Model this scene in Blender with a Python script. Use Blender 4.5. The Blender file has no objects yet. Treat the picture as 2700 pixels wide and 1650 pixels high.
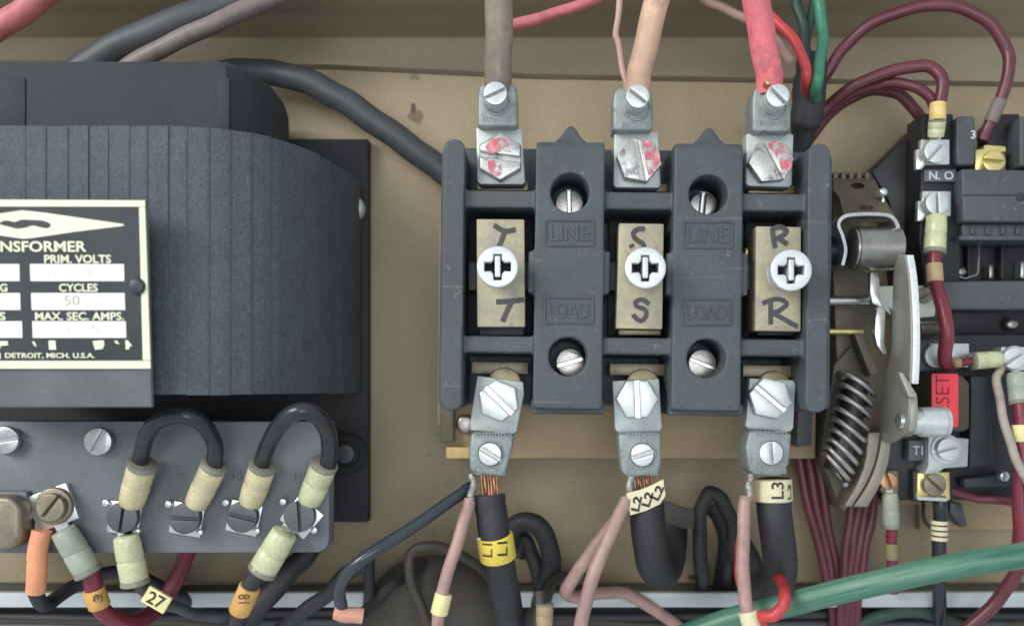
import bpy, bmesh, math, random
from mathutils import Vector, Matrix
random.seed(7)
R = math.radians
S = bpy.context.scene
C = S.collection
# ------------------------------------------------------------------ camera
# mm everywhere below; the mounting panel lies in the plane y = 0, d = mm in front of it.
CAM = 360.0; F = 2400.0; PX, PY = 1400.0, 1010.0
cam = bpy.data.cameras.new('camera'); camo = bpy.data.objects.new('camera', cam); C.objects.link(camo)
camo.location = (0, -CAM/1000, 0); camo.rotation_euler = (R(90), 0, 0)
cam.sensor_fit = 'HORIZONTAL'; cam.sensor_width = 36; cam.lens = F/2700*36
cam.shift_x = (1350-PX)/2700; cam.shift_y = (PY-825)/2700
cam.clip_start = 0.01; cam.clip_end = 20
cam.dof.use_dof = True; cam.dof.focus_distance = 0.300; cam.dof.aperture_fstop = 7
S.camera = camo
S.render.resolution_x = 1024; S.render.resolution_y = 625
# ------------------------------------------------------------------ light
w = bpy.data.worlds.new('World'); S.world = w; w.use_nodes = True
w.node_tree.nodes['Background'].inputs[0].default_value = (0.86, 0.93, 1.0, 1)
w.node_tree.nodes['Background'].inputs[1].default_value = 0.70
def area(name, loc, target, size, energy, col):
    l = bpy.data.lights.new(name, 'AREA'); l.shape = 'RECTANGLE'; l.size = size[0]; l.size_y = size[1]
    l.energy = energy; l.color = col
    o = bpy.data.objects.new(name, l); C.objects.link(o); o.location = loc
    o.rotation_euler = (Vector(target)-Vector(loc)).to_track_quat('-Z', 'Y').to_euler()
    return o
area('ceiling_lamp', (-0.82, -0.82, 0.48), (0.0, 0, 0.02), (0.6, 0.45), 10.5, (1.0, 0.985, 0.95))
area('added_fill_lamp', (0.06, -1.45, 0.02), (0.04, 0, 0.0), (0.75, 0.5), 4.5, (0.93, 0.97, 1.0))  # added lamp behind the camera, there to brighten reflections in the bolts
S.view_settings.view_transform = 'Standard'; S.view_settings.look = 'None'
S.view_settings.exposure = 0.0; S.view_settings.gamma = 1
# ------------------------------------------------------------------ materials
M = {}
def mat(name, col, rough=.5, metal=0., var=.12, scale=90, bump=.1, bscale=1500, col2=None, lo=.42, hi=.62,
        spec=.5, trans=0., sss=0., fine=.14, aniso=None, specks=0., uv=False, speck_col=(.34, .32, .28), speck_lo=.64, speck_scale=420, scratch=0., scratch_col=(.45, .44, .40), broken=0.):
    m = bpy.data.materials.new(name); m.use_nodes = True; M[name] = m
    nt = m.node_tree; n = nt.nodes; L = nt.links
    b = n['Principled BSDF']
    tc = n.new('ShaderNodeTexCoord'); oi = n.new('ShaderNodeObjectInfo')
    mp = n.new('ShaderNodeVectorMath'); mp.operation = 'MULTIPLY_ADD'
    L.new(oi.outputs['Random'], mp.inputs[0]); mp.inputs[1].default_value = (3.1, 5.7, 2.3)
    L.new(tc.outputs['UV' if uv else 'Object'], mp.inputs[2])
    vec = mp.outputs[0]
    if aniso:
        sc = n.new('ShaderNodeVectorMath'); sc.operation = 'MULTIPLY'; L.new(vec, sc.inputs[0]); sc.inputs[1].default_value = aniso
        vec = sc.outputs[0]
    n1 = n.new('ShaderNodeTexNoise'); n1.inputs['Scale'].default_value = scale; n1.inputs['Detail'].default_value = 5; n1.inputs['Roughness'].default_value = .6
    L.new(vec, n1.inputs['Vector'])
    n2 = n.new('ShaderNodeTexNoise'); n2.inputs['Scale'].default_value = bscale; n2.inputs['Detail'].default_value = 3
    L.new(vec, n2.inputs['Vector'])
    rp = n.new('ShaderNodeValToRGB'); e = rp.color_ramp.elements
    if col2 is None:
        a = tuple(c*(1-var) for c in col); c2 = tuple(min(1, c*(1+var)) for c in col)
        e[0].position = .3; e[1].position = .7
    else:
        a, c2 = col, col2; e[0].position = lo; e[1].position = hi
    e[0].color = (*a, 1); e[1].color = (*c2, 1)
    L.new(n1.outputs['Fac'], rp.inputs['Fac'])
    mr = n.new('ShaderNodeMapRange'); mr.inputs['From Min'].default_value = .25; mr.inputs['From Max'].default_value = .75
    mr.inputs['To Min'].default_value = 1-fine; mr.inputs['To Max'].default_value = 1+fine
    L.new(n2.outputs['Fac'], mr.inputs['Value'])
    mx = n.new('ShaderNodeVectorMath'); mx.operation = 'SCALE'
    L.new(rp.outputs['Color'], mx.inputs[0]); L.new(mr.outputs[0], mx.inputs['Scale'])
    outc = mx.outputs[0]
    if specks:
        n3 = n.new('ShaderNodeTexNoise'); n3.inputs['Scale'].default_value = speck_scale; n3.inputs['Detail'].default_value = 4; n3.inputs['Roughness'].default_value = .7; L.new(vec, n3.inputs['Vector'])
        r3 = n.new('ShaderNodeMapRange'); r3.inputs['From Min'].default_value = speck_lo; r3.inputs['From Max'].default_value = speck_lo+.1; r3.inputs['To Max'].default_value = specks
        L.new(n3.outputs['Fac'], r3.inputs['Value'])
        m3 = n.new('ShaderNodeMix'); m3.data_type = 'RGBA'; L.new(r3.outputs[0], m3.inputs['Factor']); L.new(outc, m3.inputs['A']); m3.inputs['B'].default_value = (*speck_col, 1); outc = m3.outputs['Result']
    if scratch:
        for ang in (.6, -1.1):
            mpp = n.new('ShaderNodeMapping'); mpp.inputs['Rotation'].default_value = (0, ang, 0); mpp.inputs['Scale'].default_value = (14, 30, 420); L.new(vec, mpp.inputs['Vector'])
            n4 = n.new('ShaderNodeTexNoise'); n4.inputs['Scale'].default_value = 1; n4.inputs['Detail'].default_value = 2; L.new(mpp.outputs[0], n4.inputs['Vector'])
            r4 = n.new('ShaderNodeMapRange'); r4.inputs['From Min'].default_value = .70; r4.inputs['From Max'].default_value = .76; r4.inputs['To Max'].default_value = scratch; L.new(n4.outputs['Fac'], r4.inputs['Value'])
            m4 = n.new('ShaderNodeMix'); m4.data_type = 'RGBA'; L.new(r4.outputs[0], m4.inputs['Factor']); L.new(outc, m4.inputs['A']); m4.inputs['B'].default_value = (*scratch_col, 1); outc = m4.outputs['Result']
    L.new(outc, b.inputs['Base Color'])
    rr = n.new('ShaderNodeMapRange'); rr.inputs['To Min'].default_value = max(.03, rough-.1); rr.inputs['To Max'].default_value = min(1, rough+.1)
    L.new(n1.outputs['Fac'], rr.inputs['Value']); L.new(rr.outputs[0], b.inputs['Roughness'])
    if broken:   # paint rubbed through to what lies under it
        n5 = n.new('ShaderNodeTexNoise'); n5.inputs['Scale'].default_value = 330; n5.inputs['Detail'].default_value = 5; L.new(vec, n5.inputs['Vector'])
        r5 = n.new('ShaderNodeMapRange'); r5.inputs['From Min'].default_value = broken-.07; r5.inputs['From Max'].default_value = broken+.10; L.new(n5.outputs['Fac'], r5.inputs['Value']); L.new(r5.outputs[0], b.inputs['Alpha'])
    b.inputs['Metallic'].default_value = metal
    b.inputs['Specular IOR Level'].default_value = spec
    if trans: b.inputs['Transmission Weight'].default_value = trans
    if sss:
        b.inputs['Subsurface Weight'].default_value = sss; b.inputs['Subsurface Radius'].default_value = (.002, .0015, .001); b.inputs['Subsurface Scale'].default_value = 1
    if bump:
        bp = n.new('ShaderNodeBump'); bp.inputs['Strength'].default_value = bump; bp.inputs['Distance'].default_value = .0004
        L.new(n2.outputs['Fac'], bp.inputs['Height']); L.new(bp.outputs[0], b.inputs['Normal'])
    return m
mat('panel', (.35, .285, .185), .5, var=.12, scale=14, bump=.08, bscale=900, fine=.10, specks=.5, speck_col=(.15, .115, .07), speck_lo=.63, speck_scale=190, scratch=.35, scratch_col=(.2, .16, .1))
mat('back_wall', (.47, .395, .285), .55, var=.12, scale=20, bump=.05, fine=.09, aniso=(.3, 1, 1))
mat('base_paint', (.40, .295, .175), .5, scratch=.4, scratch_col=(.2, .14, .07), var=.12, scale=20, bump=.06, fine=.05)
mat('smudge', (.20, .16, .10), .7, var=.2, bump=.1)
mat('stain_and_shade', (.10, .075, .045), .7, var=.2, bump=.1)
mat('rail', (.50, .55, .56), .4, var=.12, scale=40, bump=.05, fine=.05, aniso=(.1, 1, 1))
mat('trough', (.016, .019, .022), .6, var=.3, scale=30)
mat('coil_tape', (.072, .087, .098), .8, var=.13, scale=120, bump=.8, bscale=1100, fine=.26, specks=.25, speck_col=(.15, .17, .18), speck_lo=.58, speck_scale=500)
mat('core_black', (.028, .034, .038), .75, var=.22, scale=60, bump=.3, fine=.18)
mat('plate_black', (.014, .016, .020), .6, var=.2, scale=30, bump=.1)
mat('board', (.150, .162, .180), .45, specks=.4, scratch=.4, scratch_col=(.3, .3, .32), var=.2, scale=45, bump=.12, bscale=900, fine=.08)
mat('bracket', (.12, .125, .135), .45, scratch=.5, scratch_col=(.3, .3, .3), var=.22, scale=40, bump=.1, fine=.08)
mat('name_black', (.030, .036, .042), .4, scratch=.25, scratch_col=(.2, .2, .2), var=.2, scale=40, bump=.05)
mat('name_cream', (.80, .80, .60), .45, specks=.5, speck_col=(.3, .28, .2), speck_lo=.66, speck_scale=500, var=.06, scale=60, bump=.03, fine=.03)
mat('name_field', (.92, .92, .84), .4, var=.03, bump=.02, fine=.02)
mat('faint_stamp', (.62, .62, .55), .6, var=.2, scale=400, bump=0)
mat('stamp_grey', (.36, .36, .32), .6, var=.2, scale=400, bump=0)
mat('bakelite', (.066, .079, .089), .55, var=.24, scale=38, bump=.22, bscale=1300, fine=.16, specks=.55, speck_col=(.24, .23, .20), speck_lo=.62, speck_scale=330, scratch=.3, scratch_col=(.2, .21, .21))
mat('bakelite_dark', (.025, .028, .032), .55, var=.2, scale=55, bump=.1)
mat('black_plastic', (.016, .017, .020), .45, var=.2, scale=60, bump=.06)
mat('grey_plastic', (.070, .078, .086), .5, specks=.4, speck_lo=.62, scratch=.3, scratch_col=(.2, .2, .2), var=.16, scale=50, bump=.08)
mat('brass_bar', (.47, .43, .28), .55, .25, scale=90, bump=.12, bscale=900, col2=(.31, .29, .24), lo=.42, hi=.70, fine=.10, specks=.5, speck_col=(.22, .18, .12), speck_lo=.60, speck_scale=260)
mat('brass', (.82, .70, .30), .3, .8, var=.12, scale=120, bump=.08)
mat('brass_dark', (.40, .33, .20), .42, .6, var=.25, scale=150, bump=.1)
mat('copper', (.60, .34, .20), .4, .85, var=.25, scale=200, bump=.1)
mat('nickel', (.66, .69, .69), .45, .4, var=.05, scale=100, bump=.05, fine=.04)
mat('zinc', (.62, .66, .65), .40, .55, specks=.3, speck_col=(.3, .32, .31), var=.12, scale=160, bump=.10, bscale=900, fine=.06)
mat('slot_steel', (.78, .78, .82), .22, .9, var=.08, scale=200, bump=.05)
mat('alu_cast', (.28, .315, .305), .52, .45, specks=.6, speck_col=(.12, .13, .125), speck_lo=.56, speck_scale=300, var=.16, scale=160, bump=.35, bscale=1600, fine=.14)
mat('alu_face', (.52, .56, .545), .5, .4, specks=.4, speck_col=(.25, .26, .25), var=.10, scale=90, bump=.12, fine=.06)
mat('red_daub', (.66, .12, .17), .35, broken=.47, scale=260, bump=.15, bscale=900, col2=(.62, .36, .38), lo=.45, hi=.62)
mat('marked_zinc', (.52, .52, .50), .34, .55, var=.15, scale=150, bump=.2, bscale=900, fine=.10, specks=.75, speck_col=(.13, .115, .135), speck_lo=.54, speck_scale=190)
mat('dark_screw', (.10, .105, .112), .45, .3, var=.12, scale=120, bump=.08)
mat('solder', (.36, .345, .31), .48, .6, var=.25, scale=300, bump=.4)
mat('tin', (.72, .74, .73), .3, .8, var=.10, scale=150, bump=.12)
mat('steel', (.52, .53, .53), .3, .9, var=.10, scale=140, bump=.08)
mat('spring_steel', (.42, .41, .38), .34, .85, var=.15, scale=120)
mat('steel_dark', (.34, .33, .31), .3, .9, var=.2, scale=120, bump=.08)
mat('bronze', (.27, .235, .175), .45, .55, var=.3, scale=140, bump=.15)
mat('olive_steel', (.165, .145, .105), .55, .3, var=.2, scale=80, bump=.12)
mat('pale_steel', (.36, .365, .315), .45, .5, scratch=.5, scratch_col=(.6, .6, .55), var=.10, scale=80, bump=.10)
mat('cut_steel', (.78, .80, .80), .5, .4, var=.06, scale=300, bump=.5, bscale=1500)
mat('sector', (.30, .275, .22), .5, .35, var=.15, scale=80, bump=.1)
mat('white_plastic', (.70, .76, .66), .5, var=.05)
mat('ivory', (.60, .54, .34), .25, specks=.4, speck_col=(.45, .36, .18), speck_lo=.55, speck_scale=200, var=.14, scale=120, bump=.06, sss=.4)
mat('ivory_green', (.58, .60, .38), .25, specks=.4, speck_col=(.42, .40, .20), speck_lo=.55, speck_scale=200, var=.14, scale=120, bump=.06, sss=.4)
mat('mouth', (.25, .24, .19), .3, var=.15, scale=120, bump=.05)
mat('sage', (.34, .385, .31), .4, var=.12, scale=120, bump=.06)
mat('ivory_orange', (.78, .56, .22), .4, var=.12, scale=200, bump=.06)
mat('orange_sleeve', (.80, .34, .18), .5, var=.12, scale=100, bump=.06)
mat('peach_sleeve', (.62, .31, .23), .5, var=.12, scale=100, bump=.06)
def wire(name, col, rough=.42, var=.14): return mat(name, col, rough, var=var+.06, scale=60, bump=.10, bscale=500, fine=.10, specks=.55, speck_col=tuple(c*.5+.025 for c in col), speck_lo=.56, speck_scale=130)
wire('maroon', (.125, .030, .043), .36); wire('red', (.52, .050, .055)); wire('crimson', (.19, .027, .045), .33)
wire('pink_red', (.74, .18, .205), .5); wire('pink', (.40, .255, .225), .42); wire('pale_pink', (.46, .30, .26), .5)
wire('peach', (.60, .39, .275), .5); wire('mauve', (.26, .21, .175), .3); wire('black_wire', (.024, .026, .029), .22)
wire('black_rubber', (.030, .031, .034), .55); wire('blue_black', (.040, .050, .062), .22); wire('grey_cable', (.062, .066, .070), .5)
wire('brown_rubber', (.062, .052, .042), .6); wire('green', (.045, .21, .125), .4, .2); wire('dark_green', (.030, .060, .048), .5)
wire('beige_wire', (.38, .34, .28), .5); wire('pink_cable', (.56, .16, .17), .5); wire('dusty_pink', (.20, .165, .155), .5)
mat('cable_green', (.028, .135, .088), .4, scale=9, col2=(.16, .30, .22), lo=.42, hi=.72, uv=True, aniso=(1, .05, 1), bump=.0, bscale=60)
mat('label_yellow', (.85, .66, .10), .5, var=.06); mat('label_cream', (.72, .67, .45), .55, var=.10, scale=150)
mat('label_orange', (.66, .37, .11), .55, var=.14, scale=150); mat('label_tan', (.42, .31, .18), .55, var=.14, scale=150)
mat('label_old', (.80, .72, .36), .55, var=.10, scale=150); mat('label_olive', (.26, .22, .10), .55, var=.14)
mat('ink_and_shade', (.030, .030, .034), .6, bump=0); mat('marker_ink', (.060, .058, .058), .55, var=.3, scale=400, bump=0)
mat('brown_ink', (.10, .08, .04), .6, bump=0)
mat('red_label', (.90, .060, .085), .5, var=.04, bump=.03, fine=.03); mat('dark_red_ink', (.26, .010, .020), .6, bump=0)
mat('print_white', (.62, .66, .68), .5, bump=0); mat('print_plate', (.11, .12, .135), .5)
mat('olive_plastic', (.065, .055, .036), .5)
# ------------------------------------------------------------------ geometry helpers (mm)
def P(px, py, d): k = (CAM-d)/F; return Vector(((px-PX)*k, -d, -(py-PY)*k))
def mm(wpx, d): return wpx*(CAM-d)/F
WORLD = {}
def link(name, me, material, parent=None, smooth=38):
    o = bpy.data.objects.new(name, me); C.objects.link(o)
    if len(me.vertices):
        xs = [v.co for v in me.vertices]
        lo = Vector((min(v.x for v in xs), min(v.y for v in xs), min(v.z for v in xs)))
        hi = Vector((max(v.x for v in xs), max(v.y for v in xs), max(v.z for v in xs)))
        c = (lo+hi)/2
    else: c = Vector()
    me.transform(Matrix.Translation(-c))
    WORLD[o.name] = c
    if parent is not None:
        o.parent = parent; o.location = c-WORLD[parent.name]
    else: o.location = c
    me.materials.clear(); me.materials.append(M[material])
    for p in me.polygons: p.use_smooth = True
    me.set_sharp_from_angle(angle=R(smooth))
    me.update()
    return o
def obj(name, bm, material, parent=None, smooth=38):
    bmesh.ops.scale(bm, vec=(.001,)*3, verts=bm.verts)
    bmesh.ops.recalc_face_normals(bm, faces=bm.faces)
    me = bpy.data.meshes.new(name); bm.to_mesh(me); bm.free()
    return link(name, me, material, parent, smooth)
def tag(o, label, cat, group=None):
    o['label'] = label; o['category'] = cat
    if group: o['group'] = group
    return o
def thing(name, label, cat, loc, group=None):
    o = bpy.data.objects.new(name, None); C.objects.link(o); o.empty_display_size = .005
    o.location = loc*.001; WORLD[o.name] = loc*.001
    return tag(o, label, cat, group)
def structure(o): o['kind'] = 'structure'; return o
def bev(bm, off, seg=2, ang=30):
    if off <= 0: return
    es = [e for e in bm.edges if len(e.link_faces) == 2 and e.calc_face_angle(0) > R(ang)]
    if es: bmesh.ops.bevel(bm, geom=es, offset=off, segments=seg, profile=.5, affect='EDGES', clamp_overlap=True)
def merge(dst, src):
    me = bpy.data.meshes.new('tmp'); src.to_mesh(me); src.free(); dst.from_mesh(me); bpy.data.meshes.remove(me); return dst
def poly_mm(pts, y0, y1, b=0, seg=2):
    """polygon of (x, z) in mm extruded between two y values"""
    bm = bmesh.new()
    vs = [bm.verts.new((x, y1, z)) for x, z in pts]; f = bm.faces.new(vs)
    r = bmesh.ops.extrude_face_region(bm, geom=[f])
    bmesh.ops.translate(bm, vec=(0, y0-y1, 0), verts=[v for v in r['geom'] if isinstance(v, bmesh.types.BMVert)])
    bmesh.ops.recalc_face_normals(bm, faces=bm.faces)
    bev(bm, b, seg); return bm
def px_poly(pts, d0, d1, b=.4, seg=2):
    """outline in photo pixels, placed at its front depth d1, extruded back to d0"""
    q = [P(x, y, d1) for x, y in pts]
    return poly_mm([(v.x, v.z) for v in q], -d0, -d1, b, seg)
def px_box(x0, y0, x1, y1, d0, d1, b=.4, seg=2): return px_poly([(x0, y0), (x1, y0), (x1, y1), (x0, y1)], d0, d1, b, seg)
def rot_rect(cx, cy, wd, ht, ang):
    c, s = math.cos(R(ang)), math.sin(R(ang))
    return [(cx+c*x-s*y, cy+s*x+c*y) for x, y in ((-wd/2, -ht/2), (wd/2, -ht/2), (wd/2, ht/2), (-wd/2, ht/2))]
def circ(cx, cy, r, n=32, a0=0, ry=None): return [(cx+r*math.cos(2*math.pi*i/n+a0), cy+(ry or r)*math.sin(2*math.pi*i/n+a0)) for i in range(n)]
def px_disc(cx, cy, r, d0, d1, b=.4, n=32, seg=2): return px_poly(circ(cx, cy, r, n), d0, d1, b, seg)
def clip_half(poly, ax, ay, nx, ny):
    out = []
    for i in range(len(poly)):
        p, q = poly[i], poly[(i+1) % len(poly)]
        sp = (p[0]-ax)*nx+(p[1]-ay)*ny; sq = (q[0]-ax)*nx+(q[1]-ay)*ny
        if sp >= 0: out.append(p)
        if (sp >= 0) != (sq >= 0):
            t = sp/(sp-sq); out.append((p[0]+t*(q[0]-p[0]), p[1]+t*(q[1]-p[1])))
    return out
def slotted(outline, cx, cy, ang, sw, d0, dm, d1, b=.35, seg=2):
    """screw head with a real slot: a base and two raised halves"""
    bm = px_poly(outline, d0, dm, .15, 1)
    nx, ny = -math.sin(R(ang)), math.cos(R(ang))
    for s in (1, -1):
        h = clip_half(outline, cx+s*nx*sw/2, cy+s*ny*sw/2, s*nx, s*ny)
        if len(h) > 2:
            # keep the halves a hair inside the base outline
            h = [(cx+(x-cx)*.985, cy+(y-cy)*.985) for x, y in h]
            merge(bm, px_poly(h, dm-.4, d1, b, seg))
    return bm
def screw(name, cx, cy, r, ang, d0, d1, material, parent, hexa=False, sw=None, dome=.5, hex_a=0, depth=.55, slot_mat=None):
    out = circ(cx, cy, r, 6, R(hex_a)) if hexa else circ(cx, cy, r, 28)
    dm = d0+(d1-d0)*(1-depth)
    sw = sw or r*.24
    o = obj(name, slotted(out, cx, cy, ang, sw, d0, dm, d1, dome, 3), material, parent)
    if slot_mat:
        obj('slot', px_poly(rot_rect(cx, cy, r*1.72, sw*.98, ang), dm-.5, dm+.12, .03, 1), slot_mat, o)
    return o
def catmull(pts, n=8):
    q = [pts[0]*2-pts[1]]+pts+[pts[-1]*2-pts[-2]]; out = []
    for i in range(1, len(q)-2):
        p0, p1, p2, p3 = q[i-1], q[i], q[i+1], q[i+2]
        for k in range(n):
            t = k/n; out.append(.5*((2*p1)+(p2-p0)*t+(2*p0-5*p1+4*p2-p3)*t*t+(3*p1-p0-3*p2+p3)*t**3))
    out.append(q[-2]); return out
def sweep(path, rad, n=14, flat=None, cap=True):
    """tube along a list of mm points; rad float or list"""
    bm = bmesh.new(); N = len(path)
    rad = rad if isinstance(rad, list) else [rad]*N
    t = (path[1]-path[0]).normalized()
    up = Vector((0, 1, 0)) if abs(t.y) < .9 else Vector((1, 0, 0))
    u = t.cross(up).normalized(); rings = []
    for i in range(N):
        tt = (path[min(i+1, N-1)]-path[max(i-1, 0)]).normalized()
        u = (u-tt*u.dot(tt)).normalized(); v = tt.cross(u)
        rings.append([bm.verts.new(path[i]+(u*math.cos(2*math.pi*k/n)+v*math.sin(2*math.pi*k/n))*rad[i]) for k in range(n)])
    uvl = bm.loops.layers.uv.new('UVMap')
    for i, (a, b) in enumerate(zip(rings, rings[1:])):
        for k in range(n):
            f = bm.faces.new((a[k], a[(k+1) % n], b[(k+1) % n], b[k]))
            for lp, (uu, vv) in zip(f.loops, ((k, i), (k+1, i), (k+1, i+1), (k, i+1))): lp[uvl].uv = (uu/n, vv*.1)
    if cap: bm.faces.new(rings[0][::-1]); bm.faces.new(rings[-1])
    return bm
def px_path(pts, n=8): return catmull([P(*p) for p in pts], n)
def wobble(path, amp=.12):
    out = []
    ph = [random.uniform(0, 6) for _ in range(3)]
    for i, p in enumerate(path): out.append(p+Vector((math.sin(i*.55+ph[0]), math.sin(i*.43+ph[1]), math.sin(i*.61+ph[2])))*amp)
    return out
def tube(name, pts, wpx, material, parent=None, n=14, wob=.10):
    """wire through photo-pixel/depth points, wpx = its width in photo pixels at its first point"""
    path = wobble(px_path(pts), wob)
    dm = sum(p[2] for p in pts)/len(pts)
    return obj(name, sweep(path, mm(wpx, dm)/2, n), material, parent, 60)
def single_wire(name, label, pts, wpx, material, cat='wire', group=None, wob=.17):
    return tag(tube(name, pts, wpx, material, None, wob=wob), label, cat, group)
def sleeve(name, p0, p1, wpx, material, parent, ridge=True, taper=1.0):
    """crimp sleeve: flared barrel with a pressed waist line between two photo points"""
    a, b = P(*p0), P(*p1); r = mm(wpx, (p0[2]+p1[2])/2)/2; path = []; rad = []
    prof = [(.09, .90), (.10, .98), (.12, 1.0), (.46, .99), (.50, .91), (.54, .985), (.80, .95), (.97, .90), (1, .80)] if ridge else [(0, .93), (.04, 1), (.95, 1), (1, .92)]
    for t, k in prof: path.append(a.lerp(b, t)); rad.append(r*k*(1+(taper-1)*t))
    o = obj(name, sweep(path, rad, 18), material, parent, 50)
    if ridge:
        q = [a.lerp(b, t) for t in (-.015, .0, .05, .10)]
        obj('sleeve_mouth', sweep(q, [r*1.0, r*1.06, r*1.05, r*.985], 18), 'mouth', parent, 50)
    return o
def band(name, p0, p1, wpx, material, parent): return sleeve(name, p0, p1, wpx, material, parent, ridge=False)
def ring_lug(cx, cy, r, tx, ty, tw, d0, d1, material, parent):
    """ring terminal: washer with a tongue towards (tx, ty)"""
    a = math.atan2(ty-cy, tx-cx); pts = []
    da = math.asin(min(.9, tw/2/r))
    for i in range(25): 
        t = a+da+(2*math.pi-2*da)*i/24; pts.append((cx+r*math.cos(t), cy+r*math.sin(t)))
    L = math.hypot(tx-cx, ty-cy); ca, sa = math.cos(a), math.sin(a)
    pts += [(cx+ca*L+sa*tw/2, cy+sa*L-ca*tw/2), (cx+ca*L-sa*tw/2, cy+sa*L+ca*tw/2)]
    return obj('ring_terminal', px_poly(pts, d0, d1, .12, 1), material, parent)
def text(name, s, x0, y0, x1, y1, d, material, parent, rot=0, thick=.10, bold=.012, cyl=None, fx=None):
    """raised lettering fitted into a photo-pixel box at depth d (rot about the view axis, degrees counter-clockwise)"""
    cu = bpy.data.curves.new('t', 'FONT'); cu.body = s; cu.extrude = .02; cu.offset = bold; cu.resolution_u = 3
    o = bpy.data.objects.new('t', cu); C.objects.link(o); dg = bpy.context.evaluated_depsgraph_get()
    me = bpy.data.meshes.new_from_object(o.evaluated_get(dg)); bpy.data.objects.remove(o); bpy.data.curves.remove(cu)
    bm = bmesh.new(); bm.from_mesh(me); bpy.data.meshes.remove(me)
    xs = [v.co.x for v in bm.verts]; ys = [v.co.y for v in bm.verts]
    a, b, c, e = min(xs), max(xs), min(ys), max(ys)
    pa, pb = P(x0, y1, d), P(x1, y0, d); W, H = pb.x-pa.x, pb.z-pa.z; ctr = (pa+pb)/2
    if abs(rot) == 90: W, H = H, W
    cr, sr = math.cos(R(rot)), math.sin(R(rot))
    if cyl:
        bmesh.ops.triangulate(bm, faces=bm.faces); bmesh.ops.subdivide_edges(bm, edges=bm.edges, cuts=2, use_grid_fill=True)
    for v in bm.verts:
        lx = ((v.co.x-a)/(b-a)-.5)*W; lz = ((v.co.y-c)/(e-c)-.5)*H; ly = -v.co.z/.02*thick
        v.co = Vector((ctr.x+cr*lx-sr*lz, ctr.y+ly, ctr.z+sr*lx+cr*lz))
        if cyl:
            A, B, rr = cyl; ax = (B-A).normalized(); rel = v.co-A; side = ax.cross(Vector((0, 1, 0))).normalized()
            s_ = max(-.97*rr, min(.97*rr, rel.dot(side))); base = A+ax*(rel.dot(ax)/max(1e-6, 1))
            base = A+ax*(rel-Vector((0, rel.y, 0))).dot(ax)
            v.co.y = base.y-math.sqrt(rr*rr-s_*s_)+ly*.6
    return obj(name, bm, material, parent, 60)
def stroke(pts, wpx, d, n=5):
    """one marker-pen stroke: a squashed tube on the plane d"""
    path = px_path([(x, y, d) for x, y in pts], n); bm = sweep(path, mm(wpx, d)/2, 8)
    for v in bm.verts: v.co.y = -d+(v.co.y+d)*.06
    return bm
def strokes(name, lines, wpx, d, material, parent):
    bm = bmesh.new()
    for i, l in enumerate(lines): merge(bm, stroke(l, wpx, d+i*.03))
    return obj(name, bm, material, parent, 70)
def curve_solid(outs, d0, d1, b=.4):
    """filled outlines (photo pixels at d1; inner ones are holes) with rounded edges"""
    cu = bpy.data.curves.new('c', 'CURVE'); cu.dimensions = '2D'; cu.fill_mode = 'BOTH'
    cu.extrude = max(.01, (d1-d0)/2-b); cu.bevel_depth = b; cu.bevel_resolution = 2; cu.offset = -b
    for idx, o_ in enumerate(outs):
        ar = sum(o_[i][0]*o_[(i+1) % len(o_)][1]-o_[(i+1) % len(o_)][0]*o_[i][1] for i in range(len(o_)))
        if (ar > 0) != (idx == 0): o_ = o_[::-1]     # holes wind the other way, so their rims round outwards too
        sp = cu.splines.new('POLY'); sp.points.add(len(o_)-1); sp.use_cyclic_u = True
        for i, (x, y) in enumerate(o_): q = P(x, y, d1); sp.points[i].co = (q.x, q.z, 0, 1)
    o = bpy.data.objects.new('c', cu); C.objects.link(o); dg = bpy.context.evaluated_depsgraph_get()
    me = bpy.data.meshes.new_from_object(o.evaluated_get(dg)); bpy.data.objects.remove(o); bpy.data.curves.remove(cu)
    bm = bmesh.new(); bm.from_mesh(me); bpy.data.meshes.remove(me)
    for v in bm.verts: x, y, z = v.co; v.co = Vector((x, -(d0+d1)/2-z, y))
    bmesh.ops.remove_doubles(bm, verts=bm.verts, dist=.0005)
    return bm
def slab_x(x0, x1, pts, b=.25):
    """outline of (photo row, depth) standing edge-on, between two x values in mm"""
    bm = bmesh.new(); vs = []
    for py, d in pts: q = P(0, py, d); vs.append(bm.verts.new((x0, q.y, q.z)))
    f = bm.faces.new(vs); r = bmesh.ops.extrude_face_region(bm, geom=[f])
    bmesh.ops.translate(bm, vec=(x1-x0, 0, 0), verts=[v for v in r['geom'] if isinstance(v, bmesh.types.BMVert)])
    bmesh.ops.recalc_face_normals(bm, faces=bm.faces); bev(bm, b); return bm
def cyl_x(px0, px1, py, rpx, d, prof=None, n=28):
    """cylinder lying along x; prof = list of (t, radius factor)"""
    a, b = P(px0, py, d), P(px1, py, d); r = mm(rpx, d)
    prof = prof or [(0, .9), (.02, 1), (.98, 1), (1, .9)]
    return sweep([a.lerp(b, t) for t, _ in prof], [r*k for _, k in prof], n)
def ribbon(pts, wpx, d0, d1, b=.15):
    """bent strip seen edge-on: polyline thickened in the photo plane, deep along the view axis"""
    L, Rr = [], []
    for i, (x, y) in enumerate(pts):
        x0, y0 = pts[max(i-1, 0)]; x1, y1 = pts[min(i+1, len(pts)-1)]
        l = math.hypot(x1-x0, y1-y0) or 1; nx, ny = -(y1-y0)/l, (x1-x0)/l
        L.append((x+nx*wpx/2, y+ny*wpx/2)); Rr.append((x-nx*wpx/2, y-ny*wpx/2))
    return px_poly(L+Rr[::-1], d0, d1, b, 1)
def smooth2(pts, n=6): return [(v.x, v.y) for v in catmull([Vector((x, y, 0)) for x, y in pts], n)]
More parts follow.
